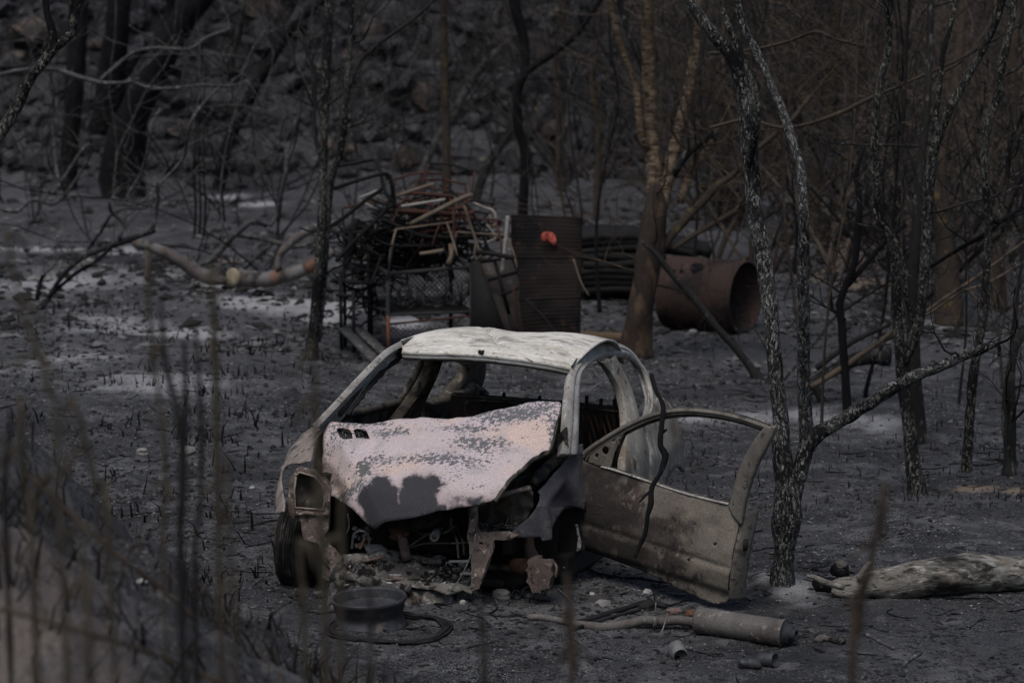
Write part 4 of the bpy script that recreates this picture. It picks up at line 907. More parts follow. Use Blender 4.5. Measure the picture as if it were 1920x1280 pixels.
# tree outside the left edge whose black limbs hang into the corner
tree("charred_tree", "knotty black lichen limbs reaching in at the upper left corner", (-60, 1000),
    [[(-75, 1000, 26), (-85, 800, 24), (-80, 600, 22), (-60, 420, 19), (-25, 300, 14), (4, 246, 12), (30, 205, 10), (45, 168, 9.5), (62, 140, 9), (85, 112, 9), (100, 90, 8.5), (98, 60, 8), (88, 25, 7), (84, -10, 7)],
     [(92, 104, 8), (118, 82, 8), (134, 60, 9), (140, 30, 9), (150, -10, 8)], [(134, 60, 5), (132, 30, 5), (136, 5, 4)]],
    'bark_lichen', Y=13.6, twigs=3, tl=(.2, .5), seed=91, step=.05, rough=.22, amp=.1, tmin=.6)
# ---- right: dark background trunks among the thicket
bt = [((1520, 400), [(1524, 405, 14), (1530, 330, 13), (1545, 260, 13), (1560, 180, 12), (1568, 100, 11), (1575, -10, 10)], 36, "brown trunk in the thicket, left of the bent sapling's tip"),
      ((1800, 560), [(1780, 560, 26), (1776, 480, 20), (1768, 420, 19), (1762, 350, 15), (1768, 260, 13), (1790, 180, 12), (1800, 80, 10), (1806, -10, 9)], 27, "thick brown trunk behind the twin stemmed tree on the right"),
      ((1860, 560), [(1862, 560, 18), (1868, 480, 16), (1880, 400, 15), (1896, 320, 14), (1905, 240, 12), (1898, 140, 10), (1910, -10, 9)], 28.5, "brown trunk in the thicket near the right edge"),
      ((1060, 300), [(1052, 305, 9), (1050, 220, 9), (1044, 140, 9), (1052, 60, 8), (1056, -10, 8)], 44, "dark trunk above the red patched panel in the far thicket"),
      ((1120, 300), [(1118, 340, 6), (1122, 250, 6), (1112, 160, 6), (1120, 80, 5), (1128, -10, 5)], 40, "thin grey brown pole left of the barred tree"),
      ((1360, 330), [(1352, 335, 7), (1360, 260, 7), (1350, 180, 6), (1362, 90, 6), (1370, -10, 5)], 38, "thin brown pole between the barred tree and the near black stem")]
for k, (b_, S, Y_, lab) in enumerate(bt):
    tree("thicket_tree", lab, b_, [S], 'bark_brown', Y=Y_, tm='twig', twigs=16, tl=(.8, 2.2), seed=111 + k, lvl=2, group="brown trunks in the thicket", tmin=.25)
rg = random.Random(404)
for k in range(30):
    u = 1010 + (k + rg.uniform(.1, .9)) / 30 * 930; y = rg.uniform(20, 25) if u > 1480 and k % 2 else rg.uniform(27, 40)
    if 1160 < u < 1260: continue
    b = at(u, 640, y); z = Tz(b.x, y); v0 = 640 - F_PX * (((y) * SP + (z - CAM_H) * CP) / (y * CP - (z - CAM_H) * SP)); w_ = rg.uniform(2.2, 5) * 24 / y; ln = rg.uniform(-130, 130); pts_ = []
    for i_ in range(7):
        t = i_ / 6; pts_.append((u + ln * t + 22 * math.sin(t * rg.uniform(3, 6) + k), v0 - t * (v0 + 15), w_ * (1 - .55 * t)))
    tree("thin_tree", "thin leafless dark tree among the taller trunks of the right hand wood", (u, v0), [pts_], rg.choice(['bark_dark', 'bark_brown', 'bark_black', 'twig']), Y=y, twigs=9, tl=(.6, 1.9), seed=600 + k, tmin=.25, group="thin trees of the right hand wood", ext=1.5, rough=.1, sides=6, step=.12)
rg = random.Random(909); RMIN[0] = .007
for k in range(22):
    u = -20 + (k + rg.uniform(.05, .95)) / 22 * 1080; y = rg.uniform(33, 46) if 560 < u < 1100 else rg.uniform(30, 46)
    if 70 < u < 330: continue
    b = at(u, 640, y); z = Tz(b.x, y); v0 = 640 - F_PX * (((y) * SP + (z - CAM_H) * CP) / (y * CP - (z - CAM_H) * SP)); w_ = rg.uniform(1.6, 3.4) * 30 / y; ln = rg.uniform(-150, 150); pts_ = []; tv = rg.uniform(-20, 120)
    for i_ in range(7):
        t = i_ / 6; pts_.append((u + ln * t ** 1.4 + 16 * math.sin(t * rg.uniform(3, 6) + k), v0 - t * (v0 - tv), w_ * (1 - .6 * t)))
    tree("thin_tree", "thin crooked dead tree standing before the stony slope", (u, v0), [pts_], rg.choice(['bark_dark', 'bark_grey', 'bark_black', 'bark_grey']), Y=y, twigs=6, tl=(.5, 1.7), seed=650 + k, tmin=.3, group="thin crooked trees before the stony slope", ext=0, rough=.12, sides=6, step=.12, lvl=1)
RMIN[0] = .0025
# ---- tangled leafless shrubs of the thicket, each one a plant of its own
def shrub(x, y, h, seed, m, lab, grp, n=6, lean=(0, 0), kids=4, curl=.3, spread=.5, rr=.018):
    rg = random.Random(seed); z = Tz(x, y); root = empty("leafless_shrub", (x, y, z)); tag(root, lab, "shrub", grp)
    for k in range(n):
        acc = []; d = Vector((rg.gauss(lean[0], spread), rg.gauss(lean[1], spread), 1.0))
        grow(Vector((rg.gauss(0, .12), rg.gauss(0, .12), -.05)), d, h * rg.uniform(.7, 1.15), rr * rg.uniform(.6, 1.2), 2, acc, rg, droop=.02, curl=curl, kids=kids, up=.06)
        obj("stem", twigmesh(acc), M[m], root)
rg = random.Random(77); cnt = 0; RMIN[0] = .0055
for row, (Y_, n_r, h_) in enumerate(((28, 6, 3.4), (32, 10, 4.0), (36, 11, 4.3), (41, 12, 4.8), (47, 10, 5.4), (54, 8, 6.0))):
    for k in range(n_r):
        u = 1010 + (k + rg.uniform(.1, .9)) / n_r * 1000
        if Y_ < 31 and u < 1640: continue
        if Y_ < 38 and u < 1330: continue
        if Y_ < 44 and u < 1130: continue
        y = Y_ + rg.uniform(-2, 2); x = (u - 960) / F_PX * y
        shrub(x, y, h_ * rg.uniform(.75, 1.1), 300 + cnt, (rg.choice(['twig', 'bark_brown', 'bark_dark']) if Y_ < 40 else 'twig2'), "thin brown leafless shrub tangled among others in the right hand thicket", "leafless shrubs of the right hand thicket", n=7, kids=4, curl=.34, spread=.6, rr=.030)
        cnt += 1
for k in range(9):
    u = rg.uniform(20, 820); y = rg.uniform(40, 50); x = (u - 960) / F_PX * y
    shrub(x, y, rg.uniform(1.5, 3.2), 500 + k, 'bark_dark', "sooty leafless bush at the foot of the stony slope on the left", "sooty bushes below the stony slope", n=4, kids=3, curl=.38, spread=.7, rr=.014)
RMIN[0] = .0075
for k in range(12):
    u = rg.uniform(-20, 1120); y = rg.uniform(29, 46) if u < 620 else rg.uniform(37, 48); x = (u - 960) / F_PX * y
    shrub(x, y, rg.uniform(1.6, 4.0), 730 + k, rg.choice(['bark_black', 'bark_grey', 'bark_dark']), "thin dead sapling with wiry bare twigs before the stony slope", "wiry saplings before the stony slope", n=2, kids=2, curl=.36, spread=.6, rr=.02)
RMIN[0] = .0028
# ---- low wiry scrub between the trees on the right
for k, (u, v, h_) in enumerate(((1500, 620, 1.3), (1400, 640, 1.0), (1640, 640, 1.4), (1560, 560, 1.5), (1780, 650, 1.5), (1880, 600, 1.6), (1450, 560, 1.2))):
    g = gp(u, v); shrub(g.x, g.y, h_, 560 + k, 'bark_dark', "low wiry black scrub on the burnt floor between the right hand trees", "wiry scrub between the trees", n=3, kids=2, curl=.3, spread=1.0, rr=.008)
# ---- fallen and hanging branches
def limb(name, label, paths, m, Y, seed=1, twigs=0, tl=(.2, .6), cat_="branch", amp=.15, rough=.15, group=None, sides=8, step=.05, mats=None, tm=None, ground_=False):
    rg = random.Random(seed); pts = []
    for k, S in enumerate(paths):
        pts.append([(*at(q[0], q[1], (Y if not isinstance(Y, list) else Y[k]) + (q[3] if len(q) > 3 else amp * math.sin(i * 1.3 + seed))), q[2] * Y / F_PX if not isinstance(Y, list) else q[2] * Y[k] / F_PX) for i, q in enumerate(S)])
    if ground_:                        # lies on the ground: follow the terrain
        for P in pts:
            for i, p in enumerate(P): P[i] = (p[0], p[1], max(p[2], Tz(p[0], p[1]) + p[3] * .5), p[3])
    loc = Vector(pts[0][0][:3]); root = empty(name, loc); tag(root, label, cat_, group); acc = []
    for k, P in enumerate(pts):
        vf = tube(P, sides, step, rough, seed + k)
        obj("limb" if k == 0 else "side_branch", ([tuple(Vector(p) - loc) for p in vf[0]], vf[1]), M[mats[k] if mats else m], root)
        S = spline(P, .05)
        for _ in range(twigs):
            q = S[rg.randrange(len(S) // 4, len(S))]; grow(Vector(q[:3]), Vector((rg.gauss(0, 1), rg.gauss(0, .6), rg.gauss(.4, .6))), rg.uniform(*tl), min(q[3] * .5, .008), 1, acc, rg, kids=2)
    if acc:
        vf = twigmesh(acc); obj("twigs", ([tuple(Vector(p) - loc) for p in vf[0]], vf[1]), M[tm or m], root)["kind"] = "stuff"
    return root
limb("charred_branch", "crooked black branch hanging over the open car door", [[(1221, 702, 4, .3), (1229, 730, 4.5, .2), (1243, 760, 5, .1), (1240, 800, 5.5, .02), (1238, 836, 5.5, -.02), (1247, 853, 7, -.03), (1238, 885, 5.5, -.05), (1222, 915, 6.5, -.06), (1220, 945, 7, -.09), (1214, 965, 5.5, -.1), (1210, 1000, 5, -.1), (1199, 1022, 4.5, -.1), (1190, 1045, 2.5, -.12)],
    [(1218, 922, 3, -.06), (1208, 930, 3, -.1), (1199, 942, 1.5, -.12)], [(1243, 810, 3, .02), (1250, 805, 2, 0)]], 'bark_black', 14.42, seed=5, amp=0, rough=.28, step=.02)
limb("leaning_branch", "straight dark branch sloping from the brown trunk down to a burnt knot", [[(1202, 452, 3), (1232, 478, 5), (1262, 517, 6), (1300, 558, 7), (1340, 609, 7.5), (1380, 653, 7.5), (1415, 700, 9), (1432, 714, 20), (1446, 718, 17)],
    [(1420, 690, 5), (1412, 730, 5), (1392, 745, 4), (1360, 742, 3)]], 'bark_dark', 23.6, seed=7, amp=0, twigs=2)
limb("fallen_branch", "bare tan branch sloping across the ground behind the near tree", [[(1520, 726, 6), (1560, 702, 6), (1610, 668, 5.5), (1650, 640, 5), (1690, 608, 4), (1740, 588, 3.5), (1800, 548, 3), (1850, 532, 2.6), (1910, 497, 2.2), (1960, 470, 2)], [(1720, 596, 3), (1770, 560, 3), (1830, 520, 3), (1925, 450, 2.5)]], 'pole_tan', 21.5, seed=9, amp=0)
limb("fallen_branch", "thick grey burnt limb lying on the ground behind the near tree", [[(1512, 725, 10), (1545, 705, 11), (1590, 680, 13), (1630, 668, 16), (1668, 668, 19)], [(1530, 690, 6), (1600, 640, 5), (1670, 605, 5), (1730, 560, 4)], [(1640, 668, 6), (1655, 640, 5), (1690, 625, 4)], [(1525, 715, 8), (1548, 770, 8), (1556, 800, 9)]], 'bark_dark', 22.2, seed=11, amp=.05, twigs=2)
limb("fallen_branch", "black branches raking up from a burnt stub at the left", [[(72, 580, 8), (90, 560, 5), (115, 520, 4.5), (150, 486, 5), (185, 470, 5), (215, 458, 6), (250, 446, 5), (290, 432, 4.5)], [(92, 556, 3.5), (140, 514, 3.5), (180, 490, 3.5), (215, 458, 3)], [(70, 560, 4), (75, 530, 4), (83, 515, 3)],
    [(286, 430, 5), (291, 400, 4), (296, 370, 4), (294, 340, 3)], [(222, 448, 4), (232, 420, 4), (208, 396, 4), (205, 376, 3)]], 'bark_dark', 28, seed=13, amp=.08, twigs=6, mats=['bark_dark', 'bark_black', 'bark_black', 'bark_grey', 'bark_grey'], tm='bark_grey')
limb("fallen_log", "peeled grey and orange log lying in white ash at the left", [[(252, 455, 9), (280, 461, 10), (310, 474, 11), (340, 490, 12), (370, 510, 14), (400, 522, 13), (425, 527, 7)],
    [(262, 456, 6), (278, 478, 6), (276, 525, 5)]], 'log_orange', 29.0, seed=15, amp=.03, sides=12, cat_="log", ground_=True)
lr = limb("fallen_log", "dark log with a sawn pale end and an orange tip, in white ash", [[(446, 520, 18), (470, 523, 16), (510, 522, 15), (545, 514, 13), (570, 505, 12), (600, 488, 10), (625, 470, 9)], [(522, 508, 6), (524, 480, 7), (545, 455, 8), (580, 432, 8), (640, 415, 6)]],
    'log_orange', 28.6, seed=17, amp=.02, sides=12, cat_="log", ground_=True)
tp2 = [at(572, 504, 28.58), at(590, 494, 28.58), at(612, 479, 28.58)]
vf = tube([(*(p - lr.location), r_) for p, r_ in zip(tp2, (.071, .066, .058))], 12, .04, .12, 4); obj("orange_tip", vf, M['log_tip'], lr)
vf = tube([(*(at(u, v, 28.93) - lr.location), r_) for u, v, r_ in ((285, 463, .078), (305, 471, .082), (325, 482, .08))], 12, .04, .1, 4)
pz = at(435, 519, 28.46); pz.z = max(pz.z, Tz(pz.x, pz.y) + .07)
obj("sawn_end", lathe([(.001, .012), (.05, .014), (.085, .010), (.094, 0), (.094, -.03)], 22, Matrix.Translation(pz - lr.location) @ Vector((-.62, -.78, .12)).to_track_quat('Z', 'Y').to_matrix().to_4x4()), M['cutwood'], lr)
limb("fallen_branch", "pale grey forked branch behind the sawn log", [[(372, 496, 6), (400, 484, 7), (425, 455, 7), (450, 432, 6), (475, 414, 5), (500, 424, 4)], [(440, 440, 5), (480, 445, 5), (520, 455, 5), (560, 462, 5), (600, 448, 4)], [(506, 424, 4), (518, 405, 4), (524, 375, 4), (535, 330, 4), (538, 280, 4)]], 'bark_grey', 30, seed=19, amp=.1, twigs=1)
for k, (P, Y_, m_, lab) in enumerate((
    ([(-20, 145, 5), (40, 132, 6), (100, 130, 6), (150, 145, 7), (190, 155, 6), (235, 155, 5), (260, 148, 4)], 30, 'bark_grey', "long pale branch reaching in from the left edge across the big trunks"),
    ([(188, 150, 5), (220, 122, 5), (255, 97, 5), (300, 90, 5), (355, 92, 5), (385, 72, 5), (430, 55, 4)], 31, 'bark_grey', "pale bent twig arching over the big black trunks"),
    ([(240, 148, 4), (280, 165, 5), (330, 165, 5), (375, 160, 5), (430, 162, 4), (470, 150, 3)], 30.5, 'bark_grey', "pale wavy branch in front of the massive leaning trunk"),
    ([(410, 165, 4), (380, 195, 4), (360, 225, 4.5), (350, 265, 4.5), (345, 295, 4), (310, 335, 4.5), (290, 355, 4), (255, 385, 4), (215, 372, 4), (205, 375, 3)], 30, 'bark_grey', "crooked whitish branch dropping towards the black raking branches"),
    ([(300, 205, 5), (285, 235, 5), (278, 280, 5), (262, 330, 5), (235, 370, 3)], 31, 'bark_grey', "whitish drooping branch left of the crooked one"),
    ([(-20, 385, 6), (30, 396, 6), (60, 375, 6), (110, 378, 5), (170, 290, 4), (160, 275, 4), (115, 340, 4)], 33, 'bark_grey', "pale curling branch on the ground at the left edge"),
    ([(90, 110, 4), (100, 180, 4), (99, 230, 4), (104, 300, 4), (112, 350, 3)], 33, 'bark_grey', "thin grey twig hanging before the leftmost trunk"),
    ([(1330, 100, 4), (1400, 95, 4), (1470, 80, 5), (1530, 60, 5), (1560, 72, 4), (1620, 88, 4)], 21, 'bark_brown', "brown arching twig high behind the near black stems"),
    ([(1330, 240, 5), (1400, 225, 5), (1475, 240, 5), (1560, 218, 6), (1630, 185, 6), (1700, 155, 5), (1800, 110, 4), (1925, 40, 4)], 20, 'bark_brown', "long brown bough sweeping up to the right across the thicket"),
    ([(1745, 500, 6), (1800, 465, 6), (1845, 440, 7), (1880, 412, 7), (1925, 385, 6), (1980, 350, 6)], 19.5, 'bark_black', "thick black bough rising to the right edge behind the forked slim tree"),
    ([(1738, 400, 3), (1765, 395, 4), (1810, 380, 4), (1850, 372, 4), (1925, 345, 3)], 19, 'bark_dark', "slender dark bough nearly level behind the forked slim tree"),
    ([(1430, 760, 3), (1480, 700, 4), (1530, 640, 4), (1560, 600, 4), (1600, 570, 4), (1680, 520, 4)], 23, 'bark_dark', "thin dark branch rising right behind the near black stems"))):
    P = [(a_, b_, c_ * .68) for a_, b_, c_ in P]
    limb("dead_branch", lab, [P], m_, Y_, seed=200 + k, twigs=8, tl=(.25, .9), amp=.25)
# ================================================================== SCRAP HEAP BEHIND THE CAR
HY = 25.0                              # distance of the heap
def pt(u, v, dy=0): return at(u, v, HY + dy)
def tb(P, r_, sides=6, step=.03, dy=0, rough=.0, seed=1): return tube([(*pt(q[0], q[1], dy + (q[2] if len(q) > 2 else 0)), r_) for q in P], sides, step, rough, seed)
def slab(P, th, dys): 
    f = [pt(u, v, d) for (u, v), d in zip(P, dys)]; n = (f[1] - f[0]).cross(f[2] - f[0]).normalized() * th
    k = len(f); return f + [p + n for p in f], [tuple(range(k)), tuple(range(2 * k - 1, k - 1, -1))] + [(i, k + i, k + (i + 1) % k, (i + 1) % k) for i in range(k)]
SM = dict(dark=mat("sooty_tube", (.008, .008, .008), (.014, .013, .0125), 9, .75, bump=.3), rusty=mat("red_rust_tube", (.070, .030, .021), (.038, .021, .017), 8, .85, bump=.3),
          tan=mat("ash_coated_tube", (.15, .115, .085), (.09, .07, .052), 9, .85, bump=.3), pale=mat("whitened_tube", (.30, .275, .25), (.18, .16, .14), 9, .8, bump=.3), cage=mat("grey_sooty_angle_iron", (.026, .026, .028), (.040, .038, .036), 8, .8, bump=.3), orange=mat("orange_rusty_post", (.19, .078, .045), (.12, .052, .033), 7, .85, bump=.3))
def scrap(name, label, parts, cat_, group=None):
    pts = [p for q in parts for p in q[1][0]]; c = Vector((sum(p[0] for p in pts) / len(pts), sum(p[1] for p in pts) / len(pts), min(p[2] for p in pts)))
    root = empty(name, c); tag(root, label, cat_, group)
    for nm, vf, m in parts: obj(nm, ([tuple(Vector(p) - c) for p in vf[0]], vf[1]), m, root)
    return root
# wire cage: posts, rails, shelf and mesh
zb = Tz(pt(800, 640).x, HY)
FLt, FRt = pt(727, 513, -.25), pt(884, 500, -.35); BLt, BRt = pt(695, 490, .35), pt(845, 480, .3)
def down(p, z): return Vector((p.x, p.y, z))
parts = []
for p, m in ((FLt, 'cage'), (FRt, 'cage'), (BLt, 'dark'), (BRt, 'dark')): parts.append(("post", bar(p, down(p, zb - .03), .035, .035), SM[m]))
shz = pt(727, 590, -.25).z; lowz = pt(727, 608, -.25).z
for a, b in ((FLt, FRt), (FRt, BRt), (BRt, BLt), (BLt, FLt)):
    parts.append(("top_rail", bar(a + (b - a).normalized() * .02, b - (b - a).normalized() * .02, .03, .032), SM['cage']))
    parts.append(("shelf_rail", bar(down(a, shz), down(b, shz + .04), .024, .026), SM['cage']))
parts.append(("lower_rail", bar(down(FLt, lowz), down(FRt, lowz + .09), .02, .02), SM['rusty']))
parts.append(("orange_post", bar(pt(727, 592, -.29), down(pt(729, 640, -.29), zb), .045, .03), SM['orange']))
def meshgrid(a, b, z0, z1, st=.045, r_=.0022):
    m = MB(); L = (b - a).length; n = int((L + z1 - z0) / st)
    for k in range(n):
        for s in (0, 1):
            x0 = k * st; pA = (x0, z0); pB = (x0 - (z1 - z0), z1)
            (xa, za), (xb, zbb) = pA, pB
            if xa > L: za += xa - L; xa = L
            if xb < 0: zbb -= -xb; xb = 0
            if xa <= xb: continue
            if s: xa, xb = L - xa, L - xb
            pa_ = a + (b - a) * (xa / L); pb_ = a + (b - a) * (xb / L)
            m.add(tube([(pa_.x, pa_.y, za, r_), (pb_.x, pb_.y, zbb, r_)], 3, None, caps=False))
    return m.vf()
for a, b, z0, z1 in ((FLt, FRt, zb, lowz), (FLt, FRt, shz + .04, FRt.z - .05), (BLt, BRt, shz, BRt.z - .05), (BLt, FLt, zb, FLt.z - .04)):
    parts.append(("wire_mesh", meshgrid(down(a, 0), down(b, 0), z0, z1), SM['dark']))
parts.append(("shelf", ([down(FLt, shz), down(FRt, shz + .05), down(BRt, shz + .1), down(BLt, shz + .05), down(FLt, shz + .012), down(FRt, shz + .062), down(BRt, shz + .112), down(BLt, shz + .062)], [(3, 2, 1, 0), (4, 5, 6, 7), (0, 1, 5, 4), (1, 2, 6, 5), (2, 3, 7, 6), (3, 0, 4, 7)]), SM['dark']))
cg = scrap("wire_cage", "blackened wire mesh cage with one orange rusty post, behind the car roof", parts, "cage")
for o in cg.children:
    if o.name.startswith("wire_mesh"): o["kind"] = "stuff"
rg = random.Random(9); mb = MB()
for k in range(60):
    u = rg.uniform(740, 880); p = pt(u, 600, rg.uniform(-.2, .25)); p.z = shz + .06; d = Vector((rg.gauss(0, .3), rg.gauss(0, .3), rg.uniform(.1, 1))).normalized()
    mb.add(tube([(*p, .012), (*(p + d * rg.uniform(.05, .3)), .006)], 5, None, rough=.4, seed=k))
o = obj("charred_sticks", mb.vf(), M['bark_grey']); tag(o, "grey charred sticks heaped on the cage shelf", "sticks", kind="stuff")
# the upturned tubular chair at the upper left of the heap
scrap("tubular_chair", "upturned black tubular chair frame sticking out at the heap's upper left", [
    ("back_tube", tb([(632, 311, .2), (660, 307, .2), (690, 301, .2), (703, 300, .15), (711, 313, .1), (717, 345, 0), (718, 352, 0), (712, 358, 0), (690, 372, 0), (655, 400, 0), (620, 424, 0), (600, 437, .1)], .019), SM['dark']),
    ("back_tube", tb([(620, 355, -.3), (660, 342, -.3), (712, 327, -.25), (727, 327, -.2), (733, 340, -.2), (738, 372, -.15), (738, 384, -.15), (725, 392, -.15), (700, 418, -.2), (665, 452, -.2), (630, 490, -.2)], .019), SM['dark']),
    ("cross_tube", tb([(711, 318, .1), (728, 335, -.2)], .014), SM['dark']), ("cross_tube", tb([(690, 372, 0), (735, 388, -.15)], .014), SM['dark']),
    ("arm_tube", tb([(717, 345, 0), (725, 365, -.1), (738, 380, -.15)], .017), SM['dark'])], "chair", "tubular chair frames in the heap")
scrap("tubular_chair", "whitened curved chair end beside the upturned black chair frame", [
    ("back_tube", tb([(708, 357, .1), (690, 365, .1), (674, 371, .1), (675, 377, .1), (690, 384, .1), (702, 392, .1)], .014), SM['pale']),
    ("slat", tb([(684, 368, .1), (702, 384, .1)], .008), SM['tan']), ("slat", tb([(693, 365, .1), (712, 382, .1)], .008), SM['tan']), ("slat", tb([(702, 362, .1), (720, 377, .1)], .008), SM['pale'])], "chair", "tubular chair frames in the heap")
scrap("tubular_chair", "pale bent chair loop at the right end of the rusty heap", [
    ("loop", tb([(886, 380, .1), (905, 388, .1), (921, 393, .1), (928, 400, .1), (930, 414, .1)], .015), SM['pale']),
    ("loop", tb([(912, 420, -.1), (922, 432, -.1), (930, 445, -.1), (929, 448, -.1), (918, 453, -.1), (902, 455, -.1), (892, 448, -.1)], .014), SM['pale']),
    ("cross_tube", tb([(930, 414, .1), (925, 425, 0), (915, 421, -.1)], .012), SM['tan'])], "chair", "tubular chair frames in the heap")
# stacked chair frames: seat loops and legs, tumbled on the cage
labs = ["rusty chair frame on the crown of the heap", "dark red chair frame just under the heap's crown", "brown chair frame at the middle of the heap", "black chair frame low on the left of the heap", "rust red chair frame on the right flank of the heap", "sooty chair frame sagging over the cage top", "tan chair frame tilted at the heap's right shoulder", "black chair frame buried at the left foot of the heap", "dark chair frame between the cage and the board", "reddish chair frame lying flat above the cage"]
spots = [(820, 372, 0, 'rusty'), (830, 395, .1, 'rusty'), (800, 420, -.1, 'tan'), (700, 430, .2, 'dark'), (880, 415, .1, 'rusty'), (770, 455, -.1, 'dark'), (890, 440, 0, 'tan'), (680, 470, .1, 'dark'), (850, 465, .2, 'dark'), (790, 400, .2, 'rusty')]
rg = random.Random(31)
for k, (u, v, dy, m) in enumerate(spots):
    c = pt(u, v, dy); Rm = Matrix.Rotation(rg.uniform(-.35, .35), 4, 'Z') @ Matrix.Rotation(rg.gauss(0, .22) + (math.pi / 2 if k % 3 == 0 else 0) * 0, 4, 'X') @ Matrix.Rotation(rg.gauss(0, .25), 4, 'Y')
    Mx = Matrix.Translation(c) @ Rm; w_, d_ = .24, .22
    def TB(P, r_): return xf(tube([(*p, r_) for p in P], 6, .05), Mx)
    pp = [("seat_loop", TB([(-w_, -d_, 0), (w_, -d_, 0), (w_ + .02, 0, 0), (w_, d_, .01), (-w_, d_, .01), (-w_ - .02, 0, 0), (-w_, -d_, 0)], .011), SM[m])]
    for s in (-1, 1):
        pp.append(("leg", TB([(s * w_, -d_, 0), (s * (w_ + .05), -d_ - .08, -.16), (s * (w_ + .08), -d_ - .12, -.30)], .011), SM['dark' if k % 2 else m]))
        pp.append(("back_upright", TB([(s * w_, d_, 0), (s * w_, d_ + .05, .10), (s * w_ * .95, d_ + .10, .22)], .011), SM[m]))
    pp.append(("back_rail", TB([(-w_ * .95, d_ + .10, .22), (0, d_ + .13, .24), (w_ * .95, d_ + .10, .22)], .011), SM['rusty' if k % 2 else 'dark']))
    for q in range(5): pp.append(("seat_slat", TB([(-w_ + .06 + q * .09, -d_, .004), (-w_ + .06 + q * .09, d_, .012)], .006), SM['dark']))
    scrap("chair_frame", labs[k], pp, "chair", "tumbled chair frames of the heap")
# loose rods and bars
rods = [([(770, 420, -.4), (815, 397, -.45), (870, 370, -.45), (887, 366, -.45)], .022, 'tan', "thick tan bar lying diagonally over the front of the heap"),
        ([(745, 367, -.2), (790, 352, -.2), (814, 345, -.2)], .016, 'tan', "thin tan rod slanting over the heap's crown"),
        ([(752, 387, -.3), (790, 381, -.3), (835, 374, -.3)], .013, 'pale', "pale rod at the heap's crown below the tan one"),
        ([(745, 362, 0), (800, 364, 0), (850, 369, 0)], .018, 'rusty', "dark red tube level at the top of the heap"),
        ([(750, 395, -.2), (800, 398, -.2), (860, 402, -.2), (890, 398, -.2)], .022, 'rusty', "bright rust red tube across the middle of the heap"),
        ([(840, 352, .1), (862, 372, 0), (885, 395, -.1), (900, 430, -.2), (915, 465, -.2), (922, 478, -.2)], .014, 'dark', "long black rod arching down the right flank"),
        ([(715, 410, -.2), (760, 430, -.2), (795, 443, -.25), (840, 445, -.2), (890, 444, -.2)], .018, 'dark', "long sagging black tube across the heap"),
        ([(870, 385, -.3), (885, 430, -.3), (905, 490, -.35)], .013, 'tan', "tan rod slanting down to the leaning board"),
        ([(880, 420, -.2), (892, 450, -.3), (890, 482, -.3), (911, 483, -.3)], .012, 'tan', "bent thin rod ending on the leaning board"),
        ([(787, 476, -.5), (810, 473, -.5), (832, 469, -.5)], .018, 'tan', "short tan stick above the cage"),
        ([(845, 458, -.3), (847, 480, -.35), (840, 495, -.35)], .026, 'tan', "short stubby grey pipe hooked above the cage corner"),
        ([(785, 470, -.1), (795, 445, -.1), (803, 430, -.1)], .014, 'rusty', "short rust upright under the heap's middle"),
        ([(690, 445, 0), (735, 420, 0), (740, 400, 0)], .016, 'dark', "black bent tube at the heap's left shoulder"),
        ([(680, 490, .1), (700, 455, .1), (705, 420, .1)], .012, 'tan', "grey thin pole leaning at the heap's left"),
        ([(670, 410, .2), (664, 440, .2), (660, 470, .2), (645, 500, .2)], .03, 'dark', "black sheet strip hanging at the heap's far left"),
        ([(893, 472, -.4), (930, 477, -.4), (965, 484, -.4)], .022, 'dark', "dark bar joining the heap to the corrugated panel"),
        ([(760, 440, .0), (820, 432, 0), (875, 425, .0)], .012, 'rusty', "thin rusty bar inside the heap's lower half"),
        ([(640, 520, .1), (690, 505, .1), (730, 500, .1)], .016, 'dark', "black level bar behind the cage's left corner")]
for P, r_, m, lab in rods: scrap("scrap_rod", lab, [("rod", tb(P, r_, 7, .04, rough=.08), SM[m])], "rod", "loose rods on the scrap heap")
mb = MB(); rg = random.Random(88)
for k in range(260):
    u = rg.gauss(775, 62); v = rg.uniform(395, 500) if k % 9 else rg.uniform(480, 600)
    if v > 500: u = rg.uniform(660, 715)
    if v < 425 and (u < 720 or u > 905): continue
    dy = rg.uniform(.05, .5); a = pt(u, v, dy); d = Vector((rg.gauss(0, 1), rg.gauss(0, .5), rg.gauss(0, .25))).normalized(); L = rg.uniform(.12, .42); e = Vector((rg.gauss(0, .05), rg.gauss(0, .05), rg.gauss(0, .06)))
    if (a - d * L).z < zb or (a + d * L).z < zb: continue
    mb.add(tube([(*(a - d * L), .009), (*(a + e), .010), (*(a + d * L), .009)], 5, .06))
o = obj("burnt_wire_tangle", mb.vf(), SM['dark']); tag(o, "black tangle of burnt rods and wire filling the scrap heap", "wire tangle", kind="stuff")
scrap("burnt_panel", "black sheet standing behind the wire cage inside the heap", [("panel", slab([(690, 470), (905, 440), (925, 640), (700, 640)], .02, [.45, .45, .4, .4]), SM['dark'])], "panel") if False else None
# small burnt side table left of the cage
lt_ = []
for (u, v0, v1, dy) in ((638, 510, 600, -.1), (662, 545, 618, -.2), (690, 470, 640, 0), (645, 430, 605, .1)):
    lt_.append(("leg", bar(pt(u, v0, dy), down(pt(u + 2, v1, dy), Tz(pt(u, v1, dy).x, HY + dy)), .03, .03), SM['dark']))
lt_ += [("rail", bar(pt(630, 553, -.12), pt(690, 557, -.1), .03, .03), SM['dark']), ("rail", bar(pt(628, 580, -.12), pt(700, 575, -.05), .015, .015), SM['dark']), ("seat_panel", bar(pt(640, 527, -.1), pt(690, 530, .1), .3, .03), SM['dark'])]
scrap("burnt_stool", "black burnt stool frame standing left of the wire cage", lt_, "stool")
